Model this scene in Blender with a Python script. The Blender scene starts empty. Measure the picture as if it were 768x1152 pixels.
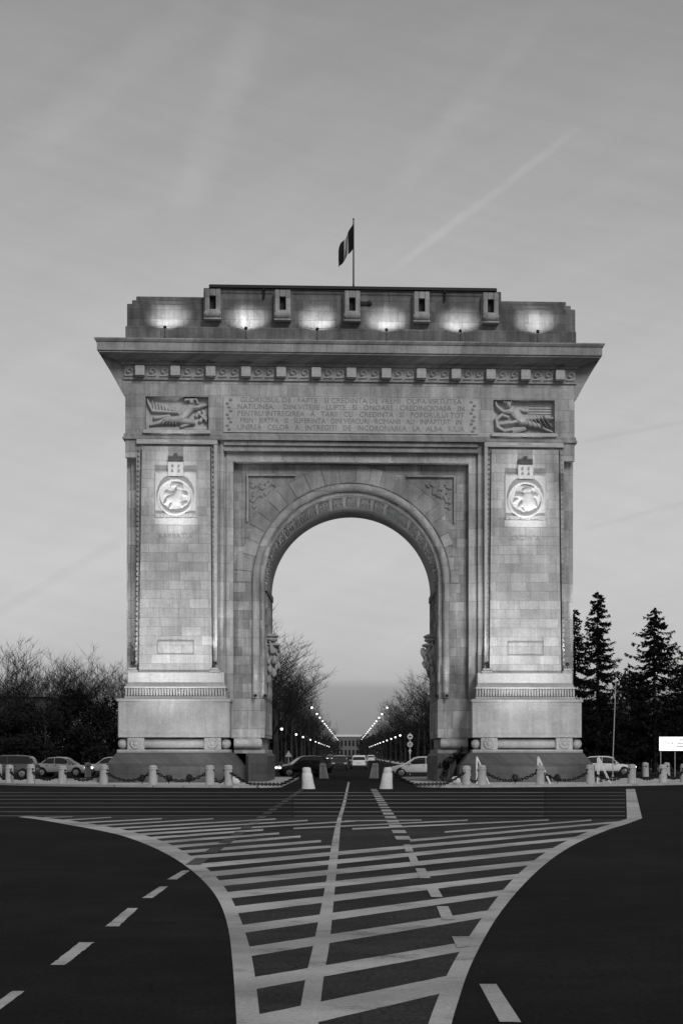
import bpy, bmesh, math, random
from mathutils import Vector, Matrix
random.seed(7)
R = math.radians
PI = math.pi
sc = bpy.context.scene
COL = sc.collection

# ------------------------------------------------------------------ camera geometry
F = 2376.0                     # focal length in photo pixels (768 wide)
TH = R(3.516); S_, C_ = math.sin(TH), math.cos(TH)
EYE = 1.6
def wx(px, Y):                 # world X of a photo column at world depth Y
    u = (px - 539) / F
    return Y * (S_ + u * C_) / (C_ - u * S_)
def ground(px, py):            # point of the road surface
    d = F * EYE / (py - 849); l = (px - 539) / F * d
    return (l * C_ + d * S_, -l * S_ + d * C_)
def wz(px, py, Y):
    return EYE + (849 - py) / F * (wx(px, Y) * S_ + Y * C_)

# ------------------------------------------------------------------ materials
def new_mat(name):
    m = bpy.data.materials.new(name); m.use_nodes = True
    nt = m.node_tree; b = nt.nodes['Principled BSDF']
    b.inputs['Specular IOR Level'].default_value = 0.3
    return m, nt, b
def g(v): return (v, v, v, 1)
def N(nt, t, **kw):
    n = nt.nodes.new(t)
    for k, v in kw.items(): setattr(n, k, v)
    return n
def math_n(nt, op, a, b=None):
    n = N(nt, 'ShaderNodeMath', operation=op)
    for i, v in enumerate((a, b)):
        if v is None: continue
        if isinstance(v, (int, float)): n.inputs[i].default_value = v
        else: nt.links.new(v, n.inputs[i])
    return n.outputs[0]
def mul_col(nt, a, b):
    n = N(nt, 'ShaderNodeMix', data_type='RGBA', blend_type='MULTIPLY')
    n.inputs[0].default_value = 1.0
    nt.links.new(a, n.inputs[6]); nt.links.new(b, n.inputs[7])
    return n.outputs[2]
def ramp(nt, fac, p0, v0, p1, v1):
    n = N(nt, 'ShaderNodeMapRange'); n.inputs[1].default_value = p0; n.inputs[2].default_value = p1
    n.inputs[3].default_value = v0; n.inputs[4].default_value = v1
    nt.links.new(fac, n.inputs[0]); return n.outputs[0]
def noise(nt, vec, scale, detail=4, rough=.55):
    n = N(nt, 'ShaderNodeTexNoise'); n.inputs['Scale'].default_value = scale
    n.inputs['Detail'].default_value = detail; n.inputs['Roughness'].default_value = rough
    if vec is not None: nt.links.new(vec, n.inputs['Vector'])
    return n.outputs['Fac']

def stone(name, base, var=.2, bw=1.15, bh=.52, joint=.5, stain=.35, blocks=True, rough=.85, island=0, tint=0.0):
    m, nt, b = new_mat(name)
    pos = N(nt, 'ShaderNodeNewGeometry')
    sep = N(nt, 'ShaderNodeSeparateXYZ'); nt.links.new(pos.outputs['Position'], sep.inputs[0])
    uu = math_n(nt, 'ADD', sep.outputs[0], sep.outputs[1])
    cb = N(nt, 'ShaderNodeCombineXYZ'); nt.links.new(uu, cb.inputs[0]); nt.links.new(sep.outputs[2], cb.inputs[1])
    uv = cb.outputs[0]
    if blocks:
        br = N(nt, 'ShaderNodeTexBrick'); nt.links.new(uv, br.inputs['Vector'])
        br.inputs['Color1'].default_value = g(base * (1 - var)); br.inputs['Color2'].default_value = g(base * (1 + var))
        br.inputs['Mortar'].default_value = g(base * joint)
        br.inputs['Scale'].default_value = 1.0; br.inputs['Mortar Size'].default_value = .011
        br.inputs['Mortar Smooth'].default_value = .25
        br.inputs['Brick Width'].default_value = bw; br.inputs['Row Height'].default_value = bh
        br.offset = .43; br.squash = .8; br.squash_frequency = 3
        col = br.outputs['Color']; bfac = br.outputs['Fac']
    else:
        rgb = N(nt, 'ShaderNodeRGB'); rgb.outputs[0].default_value = g(base); col = rgb.outputs[0]; bfac = None
    if island:
        v = ramp(nt, pos.outputs['Random Per Island'], 0, 1 - island, 1, 1 + island); col = mul_col(nt, col, v)
    if blocks:
        cn = N(nt, 'ShaderNodeTexWhiteNoise', noise_dimensions='1D'); nt.links.new(math_n(nt, 'FLOOR', math_n(nt, 'DIVIDE', sep.outputs[2], bh)), cn.inputs['W'])
        col = mul_col(nt, col, ramp(nt, cn.outputs['Value'], 0, 1 - var * .6, 1, 1 + var * .5))
    # blotches and rain streaks of the weathered limestone
    n1 = noise(nt, uv, .45, 6, .62)
    col = mul_col(nt, col, ramp(nt, n1, .3, 1 - stain, .7, 1 + stain * .6))
    mp = N(nt, 'ShaderNodeMapping'); mp.inputs['Scale'].default_value = (2.6, .22, 1); nt.links.new(uv, mp.inputs[0])
    n2 = noise(nt, mp.outputs[0], 1.0, 5, .6)
    col = mul_col(nt, col, ramp(nt, n2, .32, 1 - stain * .65, .68, 1 + stain * .35))
    mp2 = N(nt, 'ShaderNodeMapping'); mp2.inputs['Scale'].default_value = (9, .5, 1); nt.links.new(uv, mp2.inputs[0])
    n4 = noise(nt, mp2.outputs[0], 1.0, 4, .6)
    col = mul_col(nt, col, ramp(nt, n4, .36, 1 - stain * .22, .6, 1.03))
    n3 = noise(nt, pos.outputs['Position'], 7.0, 5, .7)
    col = mul_col(nt, col, ramp(nt, n3, .3, .86, .7, 1.12))
    nt.links.new(col, b.inputs['Base Color']); b.inputs['Roughness'].default_value = rough
    bp = N(nt, 'ShaderNodeBump'); bp.inputs['Strength'].default_value = .35; bp.inputs['Distance'].default_value = .03
    h = n3
    if bfac is not None: h = math_n(nt, 'SUBTRACT', n3, math_n(nt, 'MULTIPLY', bfac, 1.2))
    nt.links.new(h, bp.inputs['Height']); nt.links.new(bp.outputs[0], b.inputs['Normal'])
    return m

def flat(name, v, rough=.6, metal=0.0, nscale=6, namp=.15, spec=.3, tint=None):
    m, nt, b = new_mat(name)
    tc = N(nt, 'ShaderNodeTexCoord')
    n = noise(nt, tc.outputs['Object'], nscale, 4)
    rgb = N(nt, 'ShaderNodeRGB'); rgb.outputs[0].default_value = tint or g(v)
    nt.links.new(mul_col(nt, rgb.outputs[0], ramp(nt, n, .3, 1 - namp, .7, 1 + namp)), b.inputs['Base Color'])
    b.inputs['Roughness'].default_value = rough; b.inputs['Metallic'].default_value = metal
    b.inputs['Specular IOR Level'].default_value = spec
    return m
def glow(name, strength, v=1.0):
    m, nt, b = new_mat(name)
    b.inputs['Base Color'].default_value = g(.8); b.inputs['Emission Color'].default_value = g(v)
    b.inputs['Emission Strength'].default_value = strength
    return m

M = {}
M['wall']   = stone('arch_limestone_wall', .34, .26, .98, .50, .6, .5)
M['pier']   = stone('arch_limestone_pier', .40, .10, 1.30, .56, .72, .22)
M['panel']  = stone('arch_limestone_panel', .45, .15, 1.05, .50, .62, .28)
M['frame']  = stone('arch_limestone_frame', .40, .22, 2.0, 1.0, .55, .42)
M['entab']  = stone('arch_limestone_upper', .42, .17, 1.5, .62, .58, .38)
M['cornice']= stone('arch_limestone_cornice', .36, .16, 1.8, 2.2, .6, .38)
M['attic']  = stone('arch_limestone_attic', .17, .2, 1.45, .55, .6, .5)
M['light']  = stone('arch_limestone_fresh', .48, .05, 1.6, .6, .8, .14)
M['carve']  = stone('carved_limestone', .42, blocks=False, stain=.22)
M['pale_relief'] = stone('relief_limestone', .50, blocks=False, stain=.25)
M['pale']   = stone('pale_carved_limestone', .5, blocks=False, stain=.1)
M['letter'] = stone('weathered_letter_stone', .27, blocks=False, stain=.15)
M['ped']    = stone('pedestal_limestone', .40, .05, 2.9, 2.3, .85, .22)
M['vouss']  = stone('voussoir_limestone', .34, blocks=False, stain=.4, island=.2)
M['spandrel'] = stone('grey_spandrel_carving', .30, blocks=False, stain=.4)  # blotchy grey, darker than the general carving stone
M['granite']= stone('dark_base_granite', .085, .14, 1.9, .55, .7, .25, rough=.6)
M['bollard']= stone('bollard_stone', .46, blocks=False, stain=.22)
M['white_bollard']= stone('whitewashed_stone', .72, blocks=False, stain=.2)
M['kerb']   = stone('kerb_stone', .45, .12, 1.0, 3.0, .4, .2)
M['pave']   = stone('island_paving', .5, .1, .6, .6, .6, .2)
M['dark_metal'] = flat('dark_painted_metal', .02, .5, .3)
M['chain']  = flat('black_iron', .012, .55, .4)
M['roof_metal'] = flat('dark_sheet_metal', .02, .5, .2)
M['white_paint'] = flat('white_painted_metal', .75, .4)
M['pole']   = flat('light_grey_pole', .45, .45)
M['tyre']   = flat('tyre_rubber', .015, .8)
M['rim']    = flat('alloy_rim', .45, .3, .9)
M['glass']  = flat('car_glass', .02, .06, 0, spec=.6, namp=.02)
M['trim']   = flat('black_plastic_trim', .02, .6)
M['car_silver'] = flat('silver_car_paint', .75, .28, .0, namp=.03, spec=.5)
M['car_white'] = flat('pale_car_paint', .8, .25, .0, namp=.03, spec=.5)
M['car_dark'] = flat('black_car_paint', .012, .2, .0, namp=.03, spec=.55)
M['car_grey'] = flat('grey_car_paint', .14, .25, .3, namp=.03, spec=.5)
M['head']   = glow('headlamp_lit', 2)
M['head_off'] = flat('headlamp_lens', .6, .1)
M['tail']   = flat('tail_lamp', .12, .2)
M['plate']  = flat('number_plate_blank', .6, .5)
M['lampglow'] = glow('street_lamp_glow', 2.2)
M['floodglow'] = glow('floodlight_lens', 12)
M['bark']   = flat('winter_bark', .035, .9, nscale=3, namp=.3, spec=.1)
M['twig']   = flat('winter_twigs', .02, .95, nscale=2, namp=.3, spec=.05)
M['needle'] = flat('conifer_needles', .012, .85, nscale=1.5, namp=.4, spec=.05)
M['leaf']   = flat('evergreen_leaves', .013, .8, nscale=1.2, namp=.4, spec=.08)
M['facade'] = stone('distant_facade', .10, blocks=False, stain=.2)
M['facade_pale'] = stone('distant_pale_facade', .3, blocks=False, stain=.15)
M['facade_dim'] = stone('dim_distant_facade', .14, blocks=False, stain=.15)
M['window_dark'] = flat('dark_window_glass', .015, .15)
M['sign_white'] = glow('backlit_sign_face', 1.0)
M['sign_ink'] = flat('sign_lettering', .02, .7)
M['sign_dull'] = flat('sign_enamel', .55, .5)

def asphalt(name, base):
    m, nt, b = new_mat(name)
    pos = N(nt, 'ShaderNodeNewGeometry').outputs['Position']
    n1 = noise(nt, pos, .18, 6, .6); n2 = noise(nt, pos, 26, 3, .7); n3 = noise(nt, pos, 1.4, 5, .65)
    rgb = N(nt, 'ShaderNodeRGB'); rgb.outputs[0].default_value = g(base); col = rgb.outputs[0]
    col = mul_col(nt, col, ramp(nt, n1, .3, .62, .7, 1.4)); col = mul_col(nt, col, ramp(nt, n3, .3, .75, .7, 1.28))
    col = mul_col(nt, col, ramp(nt, n2, .3, .4, .75, 1.9))
    # fine cracks
    v = N(nt, 'ShaderNodeTexVoronoi', feature='DISTANCE_TO_EDGE'); v.inputs['Scale'].default_value = .16
    wv = N(nt, 'ShaderNodeVectorMath', operation='ADD')
    nn = N(nt, 'ShaderNodeTexNoise'); nn.inputs['Scale'].default_value = 1.1; nn.inputs['Detail'].default_value = 6
    nt.links.new(pos, nn.inputs['Vector'])
    sc2 = N(nt, 'ShaderNodeVectorMath', operation='SCALE'); sc2.inputs['Scale'].default_value = 1.6
    nt.links.new(nn.outputs['Color'], sc2.inputs[0]); nt.links.new(pos, wv.inputs[0]); nt.links.new(sc2.outputs[0], wv.inputs[1])
    nt.links.new(wv.outputs[0], v.inputs['Vector'])
    gate = ramp(nt, noise(nt, pos, .12, 2), .5, 0, .58, 1)
    crack = math_n(nt, 'MULTIPLY', ramp(nt, v.outputs['Distance'], 0, 1, .0035, 0), gate)
    col = mul_col(nt, col, ramp(nt, crack, 0, 1, 1, .35))
    nt.links.new(col, b.inputs['Base Color']); b.inputs['Roughness'].default_value = .95
    b.inputs['Specular IOR Level'].default_value = .03
    bp = N(nt, 'ShaderNodeBump'); bp.inputs['Strength'].default_value = .5; bp.inputs['Distance'].default_value = .006
    nt.links.new(n2, bp.inputs['Height']); nt.links.new(bp.outputs[0], b.inputs['Normal'])
    return m
def road_paint(name, v, wear):
    m, nt, b = new_mat(name)
    pos = N(nt, 'ShaderNodeNewGeometry').outputs['Position']
    n1 = noise(nt, pos, 1.3, 7, .68); n2 = noise(nt, pos, 30, 3, .75); n3 = noise(nt, pos, .3, 3)
    w = math_n(nt, 'ADD', math_n(nt, 'MULTIPLY', n1, .6), math_n(nt, 'MULTIPLY', n2, .4))
    worn = ramp(nt, w, .64 - wear, 0, .68 - wear * .5, 1)
    rgb = N(nt, 'ShaderNodeRGB'); rgb.outputs[0].default_value = g(v)
    col = mul_col(nt, rgb.outputs[0], ramp(nt, n3, .35, .68, .65, 1.22))
    mx = N(nt, 'ShaderNodeMix', data_type='RGBA'); nt.links.new(ramp(nt, worn, 0, 1, 1, .25), mx.inputs[0])
    mx.inputs[6].default_value = g(.03); nt.links.new(col, mx.inputs[7])
    nt.links.new(mul_col(nt, mx.outputs[2], ramp(nt, n2, .3, .7, .7, 1.25)), b.inputs['Base Color'])
    b.inputs['Roughness'].default_value = .85; b.inputs['Specular IOR Level'].default_value = .15
    return m
M['asphalt'] = asphalt('asphalt_road', .0125)
M['asphalt_dusty'] = asphalt('asphalt_dusty', .036)
M['paint'] = road_paint('worn_white_road_paint', .42, .11)
M['paint_dim'] = road_paint('faded_road_paint', .075, .10)
M['earth'] = stone('dark_winter_grass', .03, blocks=False, stain=.4)

# ------------------------------------------------------------------ mesh builder
class MB:
    def __init__(s): s.v = []; s.f = []; s.mi = []; s.cur = 0
    def add(s, vs, fs):
        o = len(s.v); s.v += [tuple(p) for p in vs]
        for f in fs: s.f.append(tuple(i + o for i in f)); s.mi.append(s.cur)
    def box(s, x0, x1, y0, y1, z0, z1):
        s.add([(x0,y0,z0),(x1,y0,z0),(x1,y1,z0),(x0,y1,z0),(x0,y0,z1),(x1,y0,z1),(x1,y1,z1),(x0,y1,z1)],
              [(0,3,2,1),(4,5,6,7),(0,1,5,4),(1,2,6,5),(2,3,7,6),(3,0,4,7)])
    def cbox(s, x0, x1, y0, y1, z0, z1, c=.03):       # box with chamfered front / side edges
        s.prism([(x0+c,y0),(x1-c,y0),(x1,y0+c),(x1,y1),(x0,y1),(x0,y0+c)], z0+0, z1-c, (x0,x1,y0,y1,c,z1))
    def prism(s, pts, z0, z1, cap=None):              # plan polygon extruded upward
        n = len(pts); vs = [(x,y,z0) for x,y in pts] + [(x,y,z1) for x,y in pts]
        fs = [(i,(i+1)%n,(i+1)%n+n,i+n) for i in range(n)]
        if cap:
            x0,x1,y0,y1,c,zt = cap
            cx=(x0+x1)/2; cy=(y0+y1)/2
            vs += [(x + (c if x<cx else -c), y + (c if y<cy else 0), zt) for x,y in pts]
            fs += [(i+n,(i+1)%n+n,(i+1)%n+2*n,i+2*n) for i in range(n)]
            fs += [tuple(range(n))[::-1], tuple(i+2*n for i in range(n))]
        else: fs += [tuple(range(n))[::-1], tuple(i+n for i in range(n))]
        s.add(vs, fs)
    def xprism(s, pts, x0, x1):                       # (y,z) polygon extruded along x
        n = len(pts); vs = [(x0,y,z) for y,z in pts] + [(x1,y,z) for y,z in pts]
        s.add(vs, [(i,(i+1)%n,(i+1)%n+n,i+n) for i in range(n)] + [tuple(range(n))[::-1], tuple(i+n for i in range(n))])
    def yprism(s, pts, y0, y1):                       # (x,z) polygon extruded along y
        n = len(pts); vs = [(x,y0,z) for x,z in pts] + [(x,y1,z) for x,z in pts]
        s.add(vs, [(i,(i+1)%n,(i+1)%n+n,i+n) for i in range(n)] + [tuple(range(n))[::-1], tuple(i+n for i in range(n))])
    def tube(s, path, rad, sides=6, cap=True):
        path = [Vector(p) for p in path]; n = len(path)
        if isinstance(rad, (int,float)): rad = [rad]*n
        vs = []
        for i,p in enumerate(path):
            t = (path[min(i+1,n-1)] - path[max(i-1,0)])
            if t.length < 1e-9: t = Vector((0,0,1))
            t.normalize()
            a = t.orthogonal().normalized() if abs(t.z) > .999 else t.cross(Vector((0,0,1))).normalized()
            b = t.cross(a)
            for k in range(sides):
                an = 2*PI*k/sides; vs.append(p + (a*math.cos(an) + b*math.sin(an))*rad[i])
        fs = [(i*sides+k, i*sides+(k+1)%sides, (i+1)*sides+(k+1)%sides, (i+1)*sides+k) for i in range(n-1) for k in range(sides)]
        if cap: fs += [tuple(range(sides))[::-1], tuple((n-1)*sides+k for k in range(sides))]
        s.add(vs, fs)
    def lathe(s, prof, seg=20, c=(0,0,0), axis='z'):  # profile of (r, h)
        vs = []
        for r,h in prof:
            for k in range(seg):
                a = 2*PI*k/seg; q = (r*math.cos(a), r*math.sin(a), h)
                if axis == 'y': q = (q[0], -q[2], q[1])
                if axis == 'x': q = (q[2], q[0], q[1])
                vs.append((q[0]+c[0], q[1]+c[1], q[2]+c[2]))
        n = len(prof)
        fs = [(i*seg+k, i*seg+(k+1)%seg, (i+1)*seg+(k+1)%seg, (i+1)*seg+k) for i in range(n-1) for k in range(seg)]
        fs += [tuple(range(seg))[::-1], tuple((n-1)*seg+k for k in range(seg))]
        s.add(vs, fs)
    def blob(s, c, r, seg=12, rings=8, j=0.0):
        prof = [(max(.001, math.sin(PI*i/rings)), -math.cos(PI*i/rings)) for i in range(rings+1)]
        o = len(s.v); s.lathe(prof, seg)
        for i in range(o, len(s.v)):
            x,y,z = s.v[i]; k = 1 + random.uniform(-j, j)
            s.v[i] = (c[0]+x*r[0]*k, c[1]+y*r[1]*k, c[2]+z*r[2]*k)
    def build(s, name, mat, parent=None, smooth=False, normals=True, loc=None):
        me = bpy.data.meshes.new(name); me.from_pydata(s.v, [], s.f)
        for m in (mat if isinstance(mat, (list,tuple)) else [mat]): me.materials.append(m)
        if any(s.mi):
            for p,i in zip(me.polygons, s.mi): p.material_index = i
        if normals:
            bm = bmesh.new(); bm.from_mesh(me); bmesh.ops.recalc_face_normals(bm, faces=bm.faces); bm.to_mesh(me); bm.free()
        if smooth:
            me.polygons.foreach_set('use_smooth', [True]*len(me.polygons))
            if smooth == 'auto': me.set_sharp_from_angle(angle=R(38))
        o = bpy.data.objects.new(name, me); COL.objects.link(o)
        if parent is not None: o.parent = parent
        if loc is not None: o.location = loc
        return o

def tag(o, label=None, cat=None, group=None, kind=None):
    if label: o['label'] = label
    if cat: o['category'] = cat
    if group: o['group'] = group
    if kind: o['kind'] = kind
    return o
def empty(name, loc, label=None, cat=None, group=None, rz=0):
    o = bpy.data.objects.new(name, None); COL.objects.link(o); o.empty_display_size = .3
    o.location = loc; o.rotation_euler = (0,0,rz)
    return tag(o, label, cat, group)
def copy_tree(o, parent=None):
    c = o.copy(); COL.objects.link(c)
    if parent is not None: c.parent = parent
    for ch in list(o.children): copy_tree(ch, c)
    return c
def text_mesh(name, body, size, mat, parent, loc, depth=.02, align='CENTER', spacing=1.0, width=None, bold=0.0, split=None):
    cu = bpy.data.curves.new(name, 'FONT'); cu.body = body; cu.size = size; cu.extrude = depth
    cu.align_x = align; cu.align_y = 'CENTER'; cu.space_character = spacing; cu.resolution_u = 2; cu.offset = bold
    t = bpy.data.objects.new(name, cu); COL.objects.link(t)
    bpy.context.view_layer.update()
    me = bpy.data.meshes.new_from_object(t.evaluated_get(bpy.context.evaluated_depsgraph_get()))
    bpy.data.objects.remove(t)
    if width and me.vertices:
        xs = [v.co.x for v in me.vertices]; k = width/(max(xs)-min(xs)); mid=(max(xs)+min(xs))/2 if align=='CENTER' else 0
        for v in me.vertices: v.co.x = (v.co.x-mid)*k
    me.transform(Matrix.Rotation(R(90), 4, 'X'))
    me.name = name; me.materials.clear(); me.materials.append(mat)
    if split:
        bm = bmesh.new(); bm.from_mesh(me); bm.verts.ensure_lookup_table(); seen = set(); isl = []
        for v in bm.verts:
            if v.index in seen: continue
            st = [v]; seen.add(v.index); grp = []
            while st:
                q = st.pop(); grp.append(q)
                for e in q.link_edges:
                    o_ = e.other_vert(q)
                    if o_.index not in seen: seen.add(o_.index); st.append(o_)
            isl.append((min(q.co.x for q in grp), max(q.co.x for q in grp), [q.index for q in grp]))
        isl.sort(); words = []; end = -1e9
        for a_, b_, ix in isl:
            if a_ - end > split: words.append(set())
            words[-1] |= set(ix); end = max(end, b_)
        bm.free()
        for wd in words:
            ids = sorted(wd); mp_ = {k: q for q, k in enumerate(ids)}
            m2 = bpy.data.meshes.new(name); m2.from_pydata([me.vertices[k].co[:] for k in ids], [], [[mp_[k] for k in p.vertices] for p in me.polygons if p.vertices[0] in wd])
            m2.materials.append(mat); o = bpy.data.objects.new(name, m2); COL.objects.link(o); o.parent = parent; o.location = loc
        bpy.data.meshes.remove(me); return o
    o = bpy.data.objects.new(name, me); COL.objects.link(o); o.parent = parent; o.location = loc
    return o

ORD = ['first','second','third','fourth','fifth','sixth','seventh','eighth','ninth','tenth','eleventh','twelfth','thirteenth','fourteenth','fifteenth','sixteenth','seventeenth','eighteenth']

# ------------------------------------------------------------------ reliefs: carved height fields facing -y
def relief(name, w, h, shapes, mat, parent, loc, nx=90, base=0.0, noise_amp=.006, mask=None):
    nz = max(8, int(nx*h/w)); vs = []; idx = {}
    rnd = random.Random(hash(name) % 1000 if False else len(shapes))
    for j in range(nz+1):
        for i in range(nx+1):
            x = w*i/nx; z = h*j/nz; hh = 0.0
            for (x1,z1,r1,x2,z2,r2,ht) in shapes:
                dx,dz = x2-x1, z2-z1; L2 = dx*dx+dz*dz
                t = 0 if L2 < 1e-9 else max(0,min(1,((x-x1)*dx+(z-z1)*dz)/L2))
                r = r1+(r2-r1)*t; d = math.hypot(x-x1-dx*t, z-z1-dz*t)
                if d < r:
                    k = ht*(1-(d/r)**2)**.38
                    if ht < 0: hh = min(hh, k) if hh <= 0 else hh + k
                    else: hh = max(hh, k)
            edge = 0 if i in (0,nx) or j in (0,nz) else 1
            hh = (hh + rnd.uniform(-1,1)*noise_amp)*edge
            vs.append((x-w/2, -base-hh, z-h/2))
    fs = []
    for j in range(nz):
        for i in range(nx):
            if mask:
                x = w*(i+.5)/nx - w/2; z = h*(j+.5)/nz - h/2
                if not mask(x,z): continue
            a = j*(nx+1)+i; fs.append((a,a+1,a+nx+2,a+nx+1))
    mb = MB(); mb.v = vs; mb.f = fs; mb.mi = [0]*len(fs)
    return mb.build(name, mat, parent, smooth=True, normals=False, loc=loc)

# ================================================================== THE ARCH
CX, Y0 = 0.1, 115.0
arch = empty('triumphal_arch', (CX, Y0, 0), 'monumental grey stone triumphal arch with one round-headed opening', 'monument')
DEP = 12.8                       # whole thickness
ZC = 11.06                       # springing line
RI = 4.72                        # opening radius
XS = (-1, 1)

# piers: stepped plan, same profile on both fronts
def pier_plan(sg):
    half = [(12.2,1.0),(11.92,1.0),(11.92,.78),(11.62,.78),(11.62,.22),(7.22,.22),(7.22,.46),(7.10,.46),(7.10,.40),(6.92,.40),(6.92,.74),(6.78,.74),(6.78,.66),(6.42,.66),(6.42,1.2)]
    pts = half + [(r, DEP-y) for r,y in reversed(half)]
    return [(sg*r,y) for r,y in pts]
piers = {}
for sg in XS:
    mb = MB(); mb.prism(pier_plan(sg), 2.5, 18.68)
    # cap blocks bringing the corner strip forward under the string course
    mb.box(*sorted((sg*12.203, sg*11.625)), .2, .778, 17.7, 18.675)
    p = mb.build('pier', M['frame'], arch); piers[sg] = p
    # projecting, slightly battered panel
    x0, x1 = 7.62, 11.27
    mb = MB(); zt, zb = 18.25, 6.02
    pts = [(sg*x0,-.12,zt),(sg*x1,-.12,zt),(sg*(x1+.14),-.42,zb),(sg*(x0-.12),-.42,zb),(sg*x0,.215,zt),(sg*x1,.215,zt),(sg*(x1+.14),.215,zb),(sg*(x0-.12),.215,zb)]
    mb.add(pts, [(0,1,2,3),(4,7,6,5),(0,4,5,1),(1,5,6,2),(2,6,7,3),(3,7,4,0)])
    mb.build('pier_panel', M['panel'], p)
    # bead-and-notch strips either side of the panel
    for xa, ext in ((x0-.02, -1), (x1+.10, 1)):
        mb = MB(); comb = []; z = 6.15
        edge = lambda z: xa+ext*.12*(18.25-z)/12.2
        while z < 18.2:
            comb += [(edge(z)+ext*.14, z), (edge(z)+ext*.14, z+.17), (edge(z)+ext*.07, z+.175), (edge(z)+ext*.07, z+.265)]; z += .27
        comb = [(edge(6.15)+ext*.03, 6.15)] + comb + [(edge(18.3)+ext*.03, z)]
        mb.yprism([(sg*x, z) for x,z in comb], .08, .21)
        mb.v = [(x, y-.12*(18.25-z)/12.2 if y < .1 else y, z) for x,y,z in mb.v]
        mb.build('notched_strip', M['frame'], p)
    # raised fillet strip next to the big frame and top band of the bay
    mb = MB(); mb.cbox(*sorted((sg*7.24, sg*7.44)), .02, .216, 6.05, 18.4, .03)
    mb.cbox(*sorted((sg*7.24, sg*11.6)), .0, .214, 18.41, 18.66, .03)
    mb.build('fillet', M['light'], p)
    # medallion high on the panel
    xc = sg*9.46; yf = -.19
    md = MB(); md.cbox(xc-1.12, xc+1.12, yf-.10, yf+.2, 14.42, 16.86, .04)
    md.cbox(xc-.42, xc+.42, yf-.17, yf+.2, 16.62, 17.42, .03)
    md.cbox(xc-1.16, xc+1.16, yf-.06, yf+.2, 14.02, 14.40, .03)
    med = md.build('medallion', M['pale'], p)
    md = MB(); md.box(xc-.40, xc+.40, yf-.22, yf+.1, 17.44, 17.68)
    for k in range(7): md.box(xc-.38+k*.113, xc-.32+k*.113, yf-.26, yf-.22, 17.43, 17.72)
    md.box(xc-.09, xc+.09, yf-.2, yf, 17.68, 17.86)
    md.build('crown', M['granite'], med)
    for dx in (-.17,.17):
        for z in (16.86, 17.12):
            md = MB(); md.lathe([(.07,0),(.05,.05),(.001,.07)], 10, (xc+dx, yf-.17, z), 'y'); md.build('boss', M['letter'], med)
    for a_, b_ in ((-1.1,-.44),(.44,1.1)):
        md = MB(); md.box(xc+a_, xc+b_, yf-.13, yf-.09, 16.80, 16.86); md.build('fillet', M['carve'], med)
    cb = [(xc-1.08,14.54)]; md = MB()
    for k in range(11): q = xc-1.05+k*.19; cb += [(q,14.54),(q,14.44),(q+.10,14.44),(q+.10,14.54)]
    md.yprism(cb + [(xc+1.08,14.54),(xc+1.08,14.60),(xc-1.08,14.60)], yf-.19, yf-.09)
    md.build('dentil_band', M['carve'], med)
    md = MB(); n = 40
    md.lathe([(1.0,0),(1.0,.10),(.94,.16),(.87,.14),(.84,.06),(.83,.02)], n, (xc, yf-.10, 15.50), 'y')
    md.build('rim', M['pale'], med, smooth='auto')
    d = 1.62; sh = []
    if sg < 0: raw = [(.62,.66,.13,.55,.45,.2,.16),(.62,.80,.10,.66,.78,.1,.15),(.55,.45,.2,.30,.42,.12,.14),(.3,.42,.1,.16,.28,.05,.1),(.45,.35,.08,.33,.14,.05,.1),
                      (.6,.35,.1,.72,.2,.07,.12),(.72,.2,.05,.84,.28,.05,.09),(.66,.6,.06,.86,.55,.05,.1),(.40,.88,.06,.64,.9,.05,.1),(.2,.6,.08,.38,.56,.06,.08)]
    else: raw = [(.58,.62,.18,.6,.4,.24,.17),(.5,.8,.12,.6,.82,.12,.15),(.4,.92,.05,.75,.88,.05,.1),(.45,.55,.1,.2,.62,.05,.12),(.5,.4,.1,.3,.25,.06,.1),
                 (.3,.25,.06,.42,.12,.05,.1),(.75,.4,.12,.86,.25,.05,.12),(.7,.62,.08,.88,.6,.05,.1),(.14,.42,.06,.25,.5,.05,.08)]
    for a in raw: sh.append((a[0]*d,a[1]*d,a[2]*d,a[3]*d,a[4]*d,a[5]*d,a[6]*1.15))
    relief('relief_disc', d, d, sh, M['pale'], med, (xc, yf-.125, 15.50), 60, mask=lambda x,z: math.hypot(x,z) < .81)
    text_mesh('lettering', 'BARBATIA' if sg < 0 else 'CREDINTA', .36, M['letter'], p, (xc, -.245, 13.38), .012, width=1.8 if sg < 0 else 1.55)
    # framed tablet low on the panel
    md = MB(); zt_, zb_ = 7.74, 7.0; hw = .98; yb = -.40
    for (a,b_,c_,d_) in ((-hw,hw,zt_-.04,zt_),(-hw,hw,zb_,zb_+.04),(-hw,-hw+.04,zb_+.04,zt_-.04),(hw-.04,hw,zb_+.04,zt_-.04)):
        md.box(xc+a, xc+b_, yb-.035, yb+.2, c_, d_)
    md.build('tablet_frame', M['letter'], p)

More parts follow.
